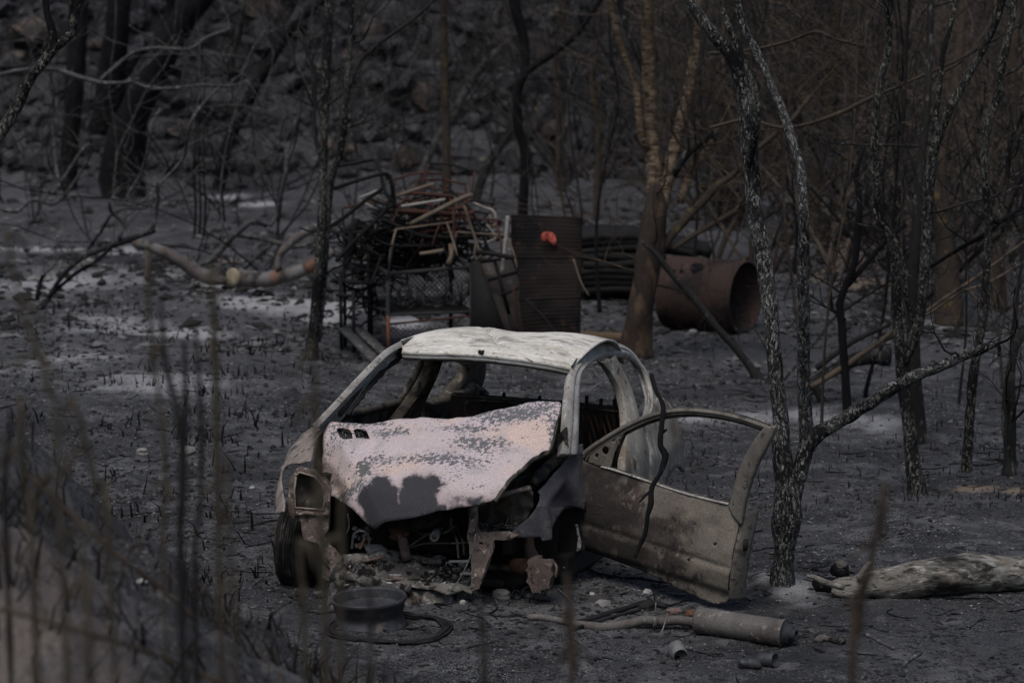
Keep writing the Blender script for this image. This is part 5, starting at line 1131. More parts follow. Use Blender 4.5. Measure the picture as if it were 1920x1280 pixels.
# planks on the ground
for k, (a, b, lab) in enumerate((((640, 612), (712, 690), "grey charred plank slanting to the ground, left of the cage, lower one"), ((664, 610), (735, 682), "grey charred plank slanting to the ground, left of the cage, upper one"))):
    p, q = pt(*a, .0 + k * .1), gp(*b); q.z += .03
    scrap("plank", lab, [("board", bar(p, q, .10, .025), M['bark_grey'])], "plank", "planks beside the cage")
# leaning boards
mbrd = mat("brown_board", (.062, .053, .048), (.044, .038, .035), 5, .85, layers=[((.09, .08, .072), 14, .63, .05)], bump=.3)
bd = scrap("leaning_board", "brown panelled board leaning between the cage and the corrugated sheet", [("panel", slab([(892, 492), (958, 483), (975, 530), (978, 600), (990, 655), (958, 655), (925, 570)], .03, [-.2, -.1, -.05, -.15, -.3, -.4, -.3]), mbrd)], "board")
for a, b in (((915, 525), (970, 510)), ((938, 553), (972, 540)), ((928, 490), (955, 590)), ((955, 590), (975, 655)), ((892, 492), (925, 570)), ((892, 492), (958, 483))):
    vf = bar(pt(*a, -.34), pt(*b, -.30), .02, .03); obj("batten", ([tuple(p - bd.location) for p in vf[0]], vf[1]), SM['dark'], bd)
scrap("burnt_post", "dark thick plank leaning beside the cage's right post", [("post", slab([(884, 490), (900, 488), (960, 655), (886, 655)], .04, [-.42, -.4, -.5, -.5]), SM['dark'])], "post")
scrap("burnt_post", "orange rusty strip standing against the panelled board", [("strip", tb([(963, 535, -.45), (966, 575, -.45), (970, 620, -.4)], .013, 5), SM['rusty'])], "post")
scrap("white_pole", "pale pole standing at the left edge of the corrugated sheet", [("pole", tb([(952, 405, -.3), (949, 440, -.32), (945, 475, -.33), (941, 510, -.35)], .017, 7), SM['pale'])], "pole")
# corrugated sheet, upright; ridges run level
c0, c1, c2, c3 = pt(958, 402, .1), pt(1092, 408, .1), pt(1088, 628, -.15), pt(962, 640, -.15)
nr, ncol = 240, 14; V_ = []; ex = (c1 - c0).normalized(); nrm = Vector((-ex.y, ex.x, 0)); nrm = -nrm if nrm.y > 0 else nrm
for i_ in range(nr):
    t = i_ / (nr - 1); a, b = c0.lerp(c3, t), c1.lerp(c2, t)
    for j_ in range(ncol):
        s = j_ / (ncol - 1); V_.append(a.lerp(b, s) + nrm * (.0016 * math.sin(t * 2 * math.pi * 30 + .6 * math.sin(t * 9)) + .006 * math.exp(-((t - .34) / .008) ** 2) + .006 * math.exp(-((t - .67) / .008) ** 2) + .045 * float(fbm(s * 2.2, t * 3, 0, 6, 3))))
msh = mat("rusted_corrugated_sheet", (.0125, .0092, .0088), (.018, .0115, .0102), 3, .85, layers=[((.007, .0068, .007), 3, .52, .1), ((.04, .022, .016), 10, .66, .06)], bump=.3)
cs = obj("corrugated_sheet", (V_, [(i_ * ncol + j_, i_ * ncol + j_ + 1, (i_ + 1) * ncol + j_ + 1, (i_ + 1) * ncol + j_) for i_ in range(nr - 1) for j_ in range(ncol - 1)]), msh, solid=.006)
tag(cs, "dark rusty corrugated iron sheet standing upright behind the car", "metal sheet")
rgd = sheet(rnd_poly([(1015, 438), (1022, 434), (1036, 436), (1043, 444), (1042, 462), (1037, 459), (1032, 452), (1018, 452), (1014, 446)], 1), (), 3, lambda u, v: pt(u, v, .02) + Vector((0, -.03 * float(vn(u * .15, v * .15, 0, 2)) - .02, 0)))
mrag = mat("coral_plastic", (.40, .082, .062), (.30, .06, .047), 14, .7, bump=.2)
o = obj("plastic_scrap", rgd[:2], mrag, solid=.015); tag(o, "small coral red plastic piece on the corrugated sheet", "plastic scrap")
scrap("scrap_rod", "thin dark stay slanting down the corrugated sheet's right edge", [("rod", tb([(1075, 485, -.25), (1090, 530, -.3), (1105, 555, -.3)], .008), SM['tan'])], "rod")
scrap("scrap_rod", "thin rod slanting from the board to the ground before the sheet", [("rod", tb([(985, 560, -.4), (1020, 595, -.5), (1055, 640, -.6)], .009), SM['dark'])], "rod")
# stack of black corrugated sheets
rg = random.Random(12); YS = 29.0
for k in range(9):
    v = 545 - k * 13; u0, u1 = 1088 + rg.uniform(-6, 10), 1240 + rg.uniform(-30, 30) + (70 if k in (6, 7) else 0)
    V_ = []; n1, n2 = 26, 14
    for i_ in range(n1):
        for j_ in range(n2):
            u = u0 + (u1 - u0) * i_ / (n1 - 1); s = j_ / (n2 - 1); t = i_ / (n1 - 1)
            p = at(u, v + 8 * (t - .5) ** 2 * 4 * (1 if k > 5 else .3) + (14 * t * t if k > 6 else 0), YS - .4)
            V_.append(p + Vector((0, s * .8, .022 * math.sin(s * 20 + k) + .012 * float(fbm(t * 5, s * 3, k, 7, 3)))))
    o = obj("sheet_metal", (V_, [(a * n2 + b, a * n2 + b + 1, (a + 1) * n2 + b + 1, (a + 1) * n2 + b) for a in range(n1 - 1) for b in range(n2 - 1)]), SM['dark'], solid=.085)
    tag(o, ["lowest", "second lowest", "third lowest", "fourth from the bottom", "middle", "fourth from the top", "third from the top", "second from the top", "topmost"][k] + " sheet in the black stack right of the upright corrugated panel", "metal sheet", "stack of blackened sheets")
# ribbed rusty drum lying on its side, open end to the right
DC = at(1328, 552, 26.3); dax = Vector((math.cos(R(31)), -math.sin(R(31)), -.02)).normalized()
rad, ln = .35, .80; prof = []
for k in range(97):
    t = k / 96; prof.append((rad + .008 * math.sin(t * 2 * math.pi * 17), (t - .5) * ln))
prof = [(.02, -ln / 2 + .03), (rad - .02, -ln / 2 + .03), (rad + .008, -ln / 2)] + prof + [(rad + .012, ln / 2 + .004), (rad - .006, ln / 2 + .004), (rad - .012, ln / 2 - .02), (rad - .014, -ln / 2 + .04), (.02, -ln / 2 + .04)]

DM = Matrix.Translation((DC.x, DC.y, Tz(DC.x, DC.y) + rad - .02)) @ dax.to_track_quat('Z', 'Y').to_matrix().to_4x4()
mdr = mat("rusted_drum", (.056, .036, .030), (.042, .029, .026), 3, .85, layers=[((.026, .019, .018), 3.5, .54, .08), ((.08, .047, .038), 12, .65, .05)], bump=.4)
dr = obj("rusty_drum", lathe(prof, 64), mdr); dr.matrix_world = DM
tag(dr, "ribbed rusty metal drum lying on its side, open end to the right", "drum")
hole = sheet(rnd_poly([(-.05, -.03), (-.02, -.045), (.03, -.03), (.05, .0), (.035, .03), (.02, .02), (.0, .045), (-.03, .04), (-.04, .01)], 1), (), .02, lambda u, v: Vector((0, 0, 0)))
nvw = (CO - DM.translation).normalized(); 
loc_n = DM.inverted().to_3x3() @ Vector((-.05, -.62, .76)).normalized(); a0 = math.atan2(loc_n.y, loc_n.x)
for nm, du, dw, sc_ in (("dark_hole_patch", .02, -.02, 1.5), ("dark_hole_patch", .2, -.16, .5), ("dark_hole_patch", .2, -.24, .35)):
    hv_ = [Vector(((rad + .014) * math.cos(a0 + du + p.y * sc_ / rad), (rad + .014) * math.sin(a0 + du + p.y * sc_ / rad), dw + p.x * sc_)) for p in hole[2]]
    obj(nm, (hv_, hole[1]), M["bark_black"], dr)  # black patches laid on the shell for the dark inside of its holes
# weathered beam behind the roof
scrap("timber_beam", "pale brown timber lying on the ground between the roof and the brown trunk", [("beam", bar(gp(1000, 636) + Vector((0, 0, .05)), gp(1165, 643) + Vector((0, 0, .05)), .10, .09), M['bark_tan'])], "timber")
# black hump of a burnt log on bare earth
limb("burnt_log", "black crooked burnt log on bare brown earth at the far right", [[(1532, 472, 3), (1555, 460, 8), (1575, 440, 14), (1600, 432, 14), (1635, 432, 13), (1660, 434, 12)]], 'bark_black', 33, seed=23, amp=.05, cat_="log", sides=10)
# a single sheet on the ground, stones of the slope
def stone_mesh(name, seed, n=2):
    r = np.random.RandomState(seed); me = bpy.data.meshes.new(name)
    import bmesh
    bm = bmesh.new(); bmesh.ops.create_icosphere(bm, subdivisions=1, radius=1)
    s = r.uniform(.5, 1.45, 3)
    for v in bm.verts: v.co = Vector((v.co.x * s[0], v.co.y * s[1], v.co.z * s[2] * .75)) * (1 + r.uniform(-.38, .25))
    bm.to_mesh(me); bm.free(); me.polygons.foreach_set("use_smooth", [False] * len(me.polygons)); return me
sm_ = []
for k in range(10):
    me = stone_mesh("stone", 40 + k); me.materials.append(M['stone'] if k % 3 else M['stone2']); sm_.append(me)
slope = empty("stone_slope", (-5, 50, 0)); tag(slope, "dark rubble stones covering the burnt slope at the back", "rubble slope")
rs_ = np.random.RandomState(3); n_ = 0; rest = []
inv = Vector(slope.location)
while n_ < 3600:
    u = rs_.uniform(-120, 1250) if rs_.uniform() < .85 else rs_.uniform(1250, 2000); v = rs_.uniform(-60, 310)
    y = rs_.uniform(47, 60); x = (u - 960) / F_PX * y
    z = Tz(x, y); sz = .07 + .33 * rs_.uniform() ** 2.2
    if z < .15 and rs_.uniform() < .75: continue
    big = n_ < 300
    sz = sz * (1.4 if big else .9)
    p = Vector((x, y, z + sz * .25)) - inv; rot = Matrix.Rotation(rs_.uniform(0, 6.28), 4, 'Z') @ Matrix.Rotation(rs_.normal(0, .4), 4, 'X')
    if big:
        o = bpy.data.objects.new("stone", sm_[n_ % 10]); COL.objects.link(o); o.parent = slope; o.matrix_local = Matrix.Translation(p) @ rot @ Matrix.Scale(sz, 4)
    else: rest.append((n_ % 10, Matrix.Translation(p) @ rot @ Matrix.Scale(sz, 4)))
    n_ += 1
Vs = []; Fs = []; tot = 0
cache = [(np.array([v.co[:] for v in me.vertices]), np.array([p.vertices[:] for p in me.polygons])) for me in sm_]
for k, mm in rest:
    a, f = cache[k]; A = np.array(mm); Vs.append(a @ A[:3, :3].T + A[:3, 3]); Fs.append(f + tot); tot += len(a)
o = obj("small_stones", (np.concatenate(Vs), np.concatenate(Fs)), M['stone'], slope, smooth=False); o["kind"] = "stuff"
# ================================================================== NEAR DEBRIS
def place(name, label, cat_, u, v, group=None):
    p = gp(u, v); r = empty(name, p); return tag(r, label, cat_, group)
# wheel rim lying flat
rim = place("wheel_rim", "bare steel wheel rim lying flat on the ground before the car", "wheel rim", 694, 1170); rim.rotation_euler = (R(2), R(-3), .3)
Rr = .20; hgt = .148
obj("barrel", lathe([(Rr - .016, hgt - .004), (Rr - .006, hgt + .006), (Rr, hgt), (Rr - .002, hgt - .018), (Rr - .012, hgt - .028), (Rr - .015, hgt - .06), (Rr - .017, .085), (Rr - .026, .062), (Rr - .026, .045), (Rr - .020, .036), (Rr - .014, .015), (Rr - .006, .006), (Rr - .002, -.01), (Rr - .012, -.014), (Rr - .024, .02), (Rr - .034, .07), (Rr - .026, .10), (Rr - .022, hgt - .03), (Rr - .016, hgt - .004)], 56), M['steel'], rim)
obj("wheel_disc", lathe([(Rr - .034, .10), (.13, .075), (.085, .092), (.035, .09), (.03, .08)], 40), M['steel'], rim)
# wire bead of the burnt tyre around it
def ringpts(c, a, b, rot, n=40, ph=(0, 6.283), zf=.012, wobb=.01, seed=1):
    out = []
    for k in range(n + 1):
        t = ph[0] + (ph[1] - ph[0]) * k / n; x = a * math.cos(t) * (1 + wobb * math.sin(3 * t + seed)); y = b * math.sin(t) * (1 + wobb * math.cos(2 * t + seed))
        X = c.x + x * math.cos(rot) - y * math.sin(rot); Y_ = c.y + x * math.sin(rot) + y * math.cos(rot); out.append((X, Y_, Tz(X, Y_) + zf))
    return out
c = gp(706, 1178); tw = empty("tyre_bead", c); tag(tw, "black burnt tyre wire hoop lying around the wheel rim", "tyre wire")
for k in range(9):
    P = ringpts(c + Vector((.06, -.03, 0)), .285 + .014 * (k % 4), .275 + .013 * (k % 5), 0, 60, zf=.008 + .005 * (k % 3), wobb=.03, seed=k * .4)
    vf = tube([(*p, .0055) for p in P], 5); obj("wire", ([tuple(Vector(p) - c) for p in vf[0]], vf[1]), M['tyre'], tw)
# exhaust: muffler, bent pipe, hanger
ex_ = place("exhaust_muffler", "rusty exhaust silencer with its bent pipe on the ground before the door", "exhaust", 1400, 1200)
eo = ex_.location.copy()
def EP(u, v, h): 
    p = gp(u, v); return Vector((p.x, p.y, Tz(p.x, p.y) + h)) - eo
a_, b_ = EP(1308, 1188, .075), EP(1472, 1212, .07); ax = (b_ - a_); L_ = ax.length; Mq = Matrix.Translation(a_) @ ax.to_track_quat('Z', 'Y').to_matrix().to_4x4()
obj("silencer", lathe([(.03, -.004), (.062, -.004), (.070, .004), (.073, .0), (.073, .015), (.069, .02), (.0685, L_ * .5), (.069, L_ - .02), (.073, L_ - .015), (.073, L_), (.068, L_ - .004), (.03, L_ + .012)], 40, Mq), M['muffler'], ex_)
obj("end_cap", lathe([(.0685, L_), (.052, L_ + .002), (.052, L_ + .03), (.030, L_ + .032), (.030, L_ + .06), (.022, L_ + .06), (.02, L_ + .03)], 32, Mq), M['steel'], ex_)
pp = [(1312, 1168, .105), (1270, 1162, .10), (1240, 1164, .10), (1205, 1162, .10), (1185, 1168, .09), (1160, 1182, .06), (1135, 1194, .035), (1105, 1197, .02), (1075, 1195, .018), (1040, 1192, .016), (1010, 1188, .014), (990, 1184, .012)]
P = [];
for (u, v, h) in pp:
    q = a_ + eo; y = q.y + (-.02 if u > 1180 else .0); w_ = at(u, v, 13.92 + (.0 if u > 1180 else (1180 - u) * .0004)); w_.z = max(w_.z, Tz(w_.x, w_.y) + .015); P.append((*(w_ - eo), .0255 if u > 1080 else .018))
obj("pipe", tube(P, 14, .02, rough=.04), M['muffler'], ex_)
w0 = at(1228, 1165, 13.88) - eo
obj("hanger_strap", cat(lathe([(.030, -.008), (.030, .008), (.027, .008), (.027, -.008), (.030, -.008)], 20, Matrix.Translation(w0) @ Matrix.Rotation(R(90), 4, 'Y')), bar(w0 + Vector((0, 0, .02)), w0 + Vector((.005, .01, .10)), .014, .005, (1, 0, 0))), M['metalgrey'], ex_)
obj("bolt", tube([(*(at(1252, 1150, 13.85) - eo), .004), (*(at(1244, 1175, 13.8) - eo), .004), (*(at(1236, 1200, 13.75) - eo), .003)], 5), M['metalgrey'], ex_)
# charred cables behind the pipe
def gl(name, label, P, r_, m, cat_, group=None, rough=.2, h=.0, sides=7):
    pts = [gp(u, v) for u, v in P]; c = pts[0]; rt = empty(name, c); tag(rt, label, cat_, group)
    vf = tube([(p.x - c.x, p.y - c.y, p.z - c.z + r_ * .7 + h, r_) for p in pts], sides, .02, rough, len(P)); obj("length", vf, M[m], rt); return rt
gl("burnt_hose", "black charred hose lying above the exhaust pipe", [(1080, 1172), (1120, 1160), (1160, 1148), (1190, 1138), (1215, 1133), (1250, 1140)], .016, 'tyre', "hose")
gl("burnt_hose", "thinner charred hose just above the bent pipe, left of its bracket", [(1072, 1182), (1110, 1170), (1150, 1158), (1200, 1145)], .011, 'tyre', "hose")
gl("charred_stick", "thin black stick on the ground below the open door", [(1096, 1064), (1130, 1078), (1180, 1085), (1250, 1093)], .006, 'bark_black', "stick")
gl("charred_stick", "pale stick end lying on the ground at the lower right", [(1694, 1250), (1704, 1240), (1726, 1226)], .009, 'bark_grey', "stick")
gl("charred_stick", "short grey stick slanting right of the silencer", [(1622, 1190), (1650, 1205), (1675, 1218)], .009, 'bark_grey', "stick")
gl("charred_stick", "burnt stub lying just right of the silencer's end", [(1532, 1205), (1545, 1200), (1580, 1208)], .018, 'rubble', "stick", rough=.4)
# lumps by the hanger
def lump(name, label, u, v, s, m, cat_, seed, sub=2, group=None, sq=.7, parent=None):
    import bmesh
    p = gp(u, v); bm = bmesh.new(); bmesh.ops.create_icosphere(bm, subdivisions=sub + 1, radius=1)
    co = np.array([x.co[:] for x in bm.verts]); d = 1 + .28 * fbm(co[:, 0] * 1.3 + seed, co[:, 1] * 1.3, co[:, 2] * 1.3, seed, 2) + .09 * fbm(co[:, 0] * 5, co[:, 1] * 5, co[:, 2] * 5, seed + 3, 3)
    fc = [tuple(x.index for x in f.verts) for f in bm.faces]; bm.free()
    co = co * d[:, None] * np.array(s)
    o = obj(name, (co, fc), M[m], smooth=sub > 1); o.location = (p.x, p.y, p.z + s[2] * sq * .6); o.rotation_euler = (0, 0, seed * 1.7); tag(o, label, cat_, group); return o
lump("stone", "angular grey stone left of the rusty cup under the headlamp plate", 941, 1120, (.055, .05, .035), 'rock', "stone", 3, 1)
lump("stone", "small pale stone between the rim and the exhaust pipe", 868, 1131, (.02, .018, .013), 'ashy', "stone", 5, 1)
lump("stone", "low flat stone left of the charred hoses", 1130, 1135, (.05, .04, .022), 'rock', "stone", 8, 1)
lump("charred_lump", "black lump behind the exhaust bracket, left one", 1215, 1140, (.05, .04, .03), 'soot_shade', "lump", 9, 2)
lump("charred_lump", "reddish burnt lump behind the exhaust pipe, right of its bracket", 1262, 1150, (.045, .035, .022), 'rust_pink', "lump", 11, 2)
lump("charred_lump", "rust brown lump touching the silencer's left end", 1296, 1153, (.03, .03, .02), 'rust', "lump", 12, 2)
lump("wood_knot", "burnt wood knot with an orange top above the log", 1575, 1078, (.06, .05, .055), 'bark_black', "wood knot", 14, 2)
lump("wood_knot_top", "x", 1576, 1070, (.048, .04, .028), 'log_orange', "wood knot", 15, 2)
bpy.data.objects.remove(bpy.data.objects["wood_knot_top"])
kn = bpy.data.objects["wood_knot"]; import bmesh as _b
bm = _b.new(); _b.ops.create_icosphere(bm, subdivisions=3, radius=1); co = np.array([x.co[:] for x in bm.verts]); fc = [tuple(x.index for x in f.verts) for f in bm.faces]; bm.free()
co = co * (1 + .2 * fbm(co[:, 0] * 2, co[:, 1] * 2, co[:, 2] * 2, 8, 3))[:, None] * np.array((.045, .036, .026)); obj("orange_face", (co + np.array((.01, 0, .04)), fc), M['log_orange'], kn)
for k, (u, v, s, m, lab) in enumerate(((266, 850, .05, 'rock', "brownish stone on the black ground at the left, behind the bank"), (350, 850, .07, 'rock', "grey boulder low on the left slope among the blurred stalks"), (62, 527, .06, 'rock', "pale round stone at the far left by the raking branches, left of a pair"), (90, 527, .06, 'rock', "pale round stone at the far left by the raking branches, right of a pair"), (165, 500, .13, 'rock', "broad tan stone under the raking black branches"), (472, 916, .025, 'ashy', "white chip on the ground left of the car"), (600, 1118, .04, 'rubble', "grey burnt lump left of the wheel rim"), (1110, 1115, .02, 'ashy', "white flake below the door's hinge end"), (1215, 1112, .03, 'ashy', "flat white scrap below the middle of the open door"), (1300, 625, .05, 'ashy', "whitish stone below the rusty drum"))):
    lump("stone", lab, u, v, (s, s * .85, s * .6), m, "stone", 20 + k, 1)
lump("white_scrap", "bright white blurred scrap on the near bank", 265, 1092, (.022, .018, .009), 'ashy', "scrap", 33, 2)
# cups and cans
def can(name, label, u, v, rad, ln, direc, m, tilt=0, crush=.12, seed=1, open_=True):
    p = gp(u, v); d = Vector(direc).normalized(); M_ = Matrix.Translation((p.x, p.y, p.z + rad * .85)) @ d.to_track_quat('Z', 'Y').to_matrix().to_4x4()
    prof = [(.002, -ln / 2), (rad * .86, -ln / 2), (rad, -ln / 2 + .008), (rad, -ln * .15), (rad * .965, -ln * .1), (rad, -ln * .05), (rad, ln / 2 - .012), (rad * .93, ln / 2 - .004), (rad * .93, ln / 2), (rad * .86, ln / 2), (rad * .86, -ln / 2 + .01), (.002, -ln / 2 + .01)]
    V_, F_ = lathe(prof, 28, M_); V_ = [q + (q - M_.translation) * (crush * float(fbm(q.x * 16, q.y * 16, q.z * 16, seed, 2))) for q in V_]
    o = obj(name, ([tuple(q - p) for q in V_], F_), M[m]); o.location = p; return tag(o, label, "can")
can("tin_can", "crushed dull tin can below the exhaust pipe, open end to the viewer", 1271, 1232, .040, .095, (.2, -.8, -.25), 'metalgrey', crush=.18, seed=3)
can("tin_can", "dark crushed can at the bottom right with a bright rim", 1438, 1248, .036, .09, (.75, -.5, .1), 'steel', crush=.15, seed=4)
can("tin_can", "charred flattened tube lying left of the dark can", 1405, 1252, .028, .10, (.9, .2, 0), 'steel', crush=.3, seed=6)
can("rusty_cup", "round rusty cup facing the viewer under the brake caliper", 989, 1120, .034, .05, (.15, -1, .25), 'steel', crush=.03, seed=7)
can("rusty_cup", "smaller dark cup left of the rusty round one", 968, 1122, .026, .05, (.1, -1, .3), 'steel', crush=.05, seed=8)
can("rusty_cup", "black ring end behind the angular grey stone", 957, 1115, .028, .04, (-.4, -1, .3), 'soot_shade', crush=.05, seed=9)
p = gp(1045, 1130); fl_ = sheet([(1020, 1128), (1024, 1106), (1040, 1103), (1052, 1106), (1075, 1130), (1060, 1133)], (), 5, lambda u, v: at(u, v, 14.45 + (1130 - v) * .004))
o = obj("metal_flap", fl_[:2], M['steel'], solid=.006); tag(o, "dark bent metal flap propped below the brake caliper", "metal scrap")
obj("bright_edge", tube([(*at(1046, 1103, 14.53), .004), (*at(1060, 1115, 14.48), .004), (*at(1074, 1130, 14.42), .003)], 5), M['metalgrey'], o)
# melted bumper debris in front of the engine bay
dm = empty("bumper_debris", gp(765, 1100)); tag(dm, "heap of melted bumper and ash in front of the engine bay", "debris heap"); dl = dm.location.copy()
nu, nv = 120, 60; V_ = []
for i_ in range(nu):
    for j_ in range(nv):
        u = 605 + 300 * i_ / (nu - 1); s = i_ / (nu - 1); t = j_ / (nv - 1)
        y = 14.33 + .5 * t + .06 * s; x = (u - 960) / F_PX * y
        h = .21 * math.sin(min(1, t / .55) * math.pi / 2) ** .8 * (math.sin(s * math.pi) ** .45) * (1.0 - .25 * s)
        h *= 1 + .35 * float(fbm(x * 7, y * 7, 0, 5, 4, .6)); h += .022 * float(fbm(x * 12, y * 14, 0, 6, 4, .55))
        V_.append(Vector((x, y + .03 * float(vn(x * 9, y * 9, 2)), Tz(x, y) - .02 + max(h, 0))) - dl)
obj("ash_mound", (V_, [(a * nv + b, a * nv + b + 1, (a + 1) * nv + b + 1, (a + 1) * nv + b) for a in range(nu - 1) for b in range(nv - 1)]), M['rubble'], dm)
def dstrip(P, w_, m, seed, nm="melted_strip"):
    vf = tube([(*(at(u, v, y) - dl), w_) for u, v, y in P], 8, .015, .35, seed, rs=1.6); obj(nm, vf, M[m], dm)
def crumple(nm, P_, y0, sl, m, amp, seed, th=.012):
    vf = sheet(P_, (), 4, lambda u, v: at(u, v, y0 + (1100 - v) * sl) + Vector((0, -amp * float(fbm(u * .03, v * .06, 0, seed, 3, .42)), .35 * amp * float(fbm(u * .025, v * .03, 0, seed + 5, 2)))) - dl)
    obj(nm, vf[:2], M[m], dm, solid=th, off=0)
crumple("bumper_skin", [(652, 1064), (680, 1062), (715, 1072), (752, 1078), (782, 1086), (800, 1079), (815, 1090), (845, 1096), (868, 1092), (890, 1100), (884, 1114), (868, 1109), (850, 1113), (812, 1104), (778, 1100), (735, 1090), (692, 1082), (668, 1080), (648, 1074)], 14.42, .006, 'bumper', .05, 3)
crumple("bumper_skin", [(640, 1046), (668, 1042), (700, 1047), (728, 1038), (760, 1040), (792, 1044), (820, 1046), (838, 1054), (800, 1058), (770, 1054), (735, 1058), (700, 1060), (668, 1058), (645, 1064)], 14.5, .004, 'bumper', .06, 8)
crumple("torn_shroud", [(826, 1052), (850, 1058), (878, 1070), (890, 1088), (872, 1090), (848, 1078), (832, 1068)], 14.5, .003, 'rubble', .05, 12)
dstrip([(645, 1050, 14.6), (680, 1048, 14.62), (720, 1042, 14.64), (748, 1046, 14.64)], .036, 'bumper', 5)
dstrip([(682, 1052, 14.56), (700, 1048, 14.56), (722, 1042, 14.56)], .008, 'rust_pink', 6, "rod")
dstrip([(752, 1044, 14.62), (780, 1046, 14.62), (805, 1052, 14.62), (828, 1052, 14.62)], .018, 'front', 7)
dstrip([(690, 1035, 14.7), (705, 1030, 14.7), (720, 1040, 14.7)], .04, 'ashy', 8)
dstrip([(640, 1060, 14.6), (636, 1078, 14.55), (648, 1095, 14.5)], .045, 'bumper', 9)
dstrip([(640, 1075, 14.5), (680, 1088, 14.46), (720, 1098, 14.43), (770, 1104, 14.4)], .026, 'rubble', 11)
rg = random.Random(2)
for k in range(90):
    u, v = rg.uniform(640, 885), rg.uniform(1050, 1100); y = 14.45 + (1100 - v) * .004
    dstrip([(u, v, y), (u + rg.uniform(-14, 14), v + rg.uniform(-8, 8), y), (u + rg.uniform(-24, 24), v + rg.uniform(-10, 10), y)], rg.uniform(.004, .014), rg.choice(['rubble', 'rubble', 'bark_pale', 'soot_shade', 'front', 'ashy']), 30 + k, "debris_piece")
# the big weathered log at the right
def LP(u, v, h):
    p = gp(u, v); return (p.x, p.y, p.z + h)
lg = empty("fallen_log", gp(1700, 1130)); tag(lg, "weathered grey hollow log on the ground at the lower right", "log"); l0 = lg.location.copy()
Pl = [at(1560, 1108, 14.55), at(1600, 1104, 14.56), at(1650, 1096, 14.6), at(1700, 1088, 14.64), at(1750, 1082, 14.68), at(1800, 1076, 14.72), at(1850, 1074, 14.76), at(1920, 1074, 14.8), at(1990, 1072, 14.85), at(2080, 1070, 14.9)]
rr_ = [.055, .075, .085, .098, .105, .105, .098, .092, .09, .09]
S = spline([(*p, r_) for p, r_ in zip(Pl, rr_)], .02)
vf = tube(S, 36, None, .10, 7, rs=.8); V_ = np.array(vf[0])
for (u, v, sc_) in ((1708, 1078, .035), (1790, 1066, .03), (1868, 1064, .04), (1655, 1085, .025), (1632, 1120, .03)):   # hollows
    c = np.array(at(u, v, 14.55)); d2 = ((V_ - c) * np.array((1, .45, 1.6))) ** 2; k_ = np.exp(-d2.sum(1) / (2 * (sc_ * .8) ** 2)); V_[:, 1] += .05 * k_
obj("log_body", ((V_ - np.array(l0)).tolist(), vf[1]), M['log'], lg)
for P, r_ in (([(1580, 1100, 14.5), (1550, 1092, 14.48), (1528, 1082, 14.5), (1512, 1080, 14.5)], .022), ([(1600, 1118, 14.48), (1572, 1112, 14.46), (1560, 1106, 14.46)], .028), ([(1610, 1085, 14.5), (1622, 1066, 14.5), (1634, 1052, 14.52)], .02)):
    vf = tube([(*(at(u, v, y) - l0), r_ * (1 - .18 * i_)) for i_, (u, v, y) in enumerate(P)], 9, .015, .25, 3); obj("splintered_stub", vf, M['log'], lg)
vf = tube([(*(at(1530, 1092, 14.6) - l0), .05), (*(at(1560, 1100, 14.62) - l0), .06), (*(at(1600, 1112, 14.6) - l0), .06)], 10, .02, .3, 8); obj("charred_end", vf, M['bark_black'], lg)
# ================================================================== BLURRED STALKS CLOSE TO THE CAMERA
STK = [([(588, 640, 1), (590, 740, 4), (594, 860, 5), (600, 960, 5.5), (606, 1080, 5), (612, 1290, 5)], 6.2, 't'), ([(640, 900, 3), (640, 1000, 5), (642, 1100, 5), (640, 1290, 5)], 5.8, 't'), ([(398, 500, 3), (402, 620, 5), (405, 740, 5), (408, 900, 5), (412, 1100, 4.5)], 6.6, 't'),
       ([(300, 560, 3), (310, 680, 5), (330, 760, 6), (342, 850, 7), (340, 960, 6), (338, 1080, 5)], 7.0, 'd'), ([(345, 640, 3), (348, 760, 4), (344, 900, 4.5), (340, 1080, 4)], 7.4, 'd'), ([(365, 600, 2.5), (372, 700, 3.5), (378, 820, 4), (374, 960, 4.5), (366, 1110, 4.5)], 7.2, 'd'),
       ([(280, 470, 3), (278, 560, 4), (286, 640, 3), (300, 760, 3), (312, 900, 3), (308, 1070, 3)], 7.0, 't'), ([(10, 430, 3), (35, 560, 4), (70, 660, 4.5), (95, 740, 4.5), (112, 900, 4)], 6.0, 't'), ([(135, 740, 4), (160, 830, 4.5), (185, 930, 5), (205, 1010, 4)], 6.2, 't'),
       ([(1660, 905, 4), (1652, 960, 7), (1640, 1010, 6), (1632, 1060, 5), (1618, 1110, 6), (1610, 1190, 5), (1598, 1290, 6)], 6.4, 'b'), ([(1062, 1075, 3), (1066, 1130, 5), (1068, 1200, 6), (1072, 1290, 6)], 6.2, 'b'), ([(902, 1130, 3), (904, 1190, 4), (908, 1290, 4.5)], 6.6, 'd'),
       ([(38, 740, 4), (40, 830, 5), (45, 930, 5), (60, 1020, 5)], 6.4, 't'), ([(96, 880, 3), (100, 960, 4), (120, 1100, 4)], 6.0, 't'), ([(690, 1080, 3), (696, 1180, 5), (694, 1290, 5)], 6.2, 'd'), ([(560, 1010, 3), (566, 1090, 4), (572, 1230, 4)], 6.4, 't'), ([(150, 980, 3), (160, 1080, 4.5), (165, 1200, 5)], 5.6, 't'),
       ([(425, 860, 2), (428, 950, 3), (436, 1080, 3.5), (440, 1200, 4)], 6.0, 't'), ([(20, 770, 3), (14, 850, 4), (10, 960, 4)], 7.4, 'd')]
MS = {'t': mat("dry_olive_stalk", (.050, .041, .027), (.036, .030, .022), 12, .85, bump=0), 'd': mat("charred_stalk", (.012, .011, .011), (.02, .017, .015), 12, .85, bump=0), 'b': mat("brown_stalk", (.034, .025, .018), (.026, .020, .016), 12, .85, bump=0)}
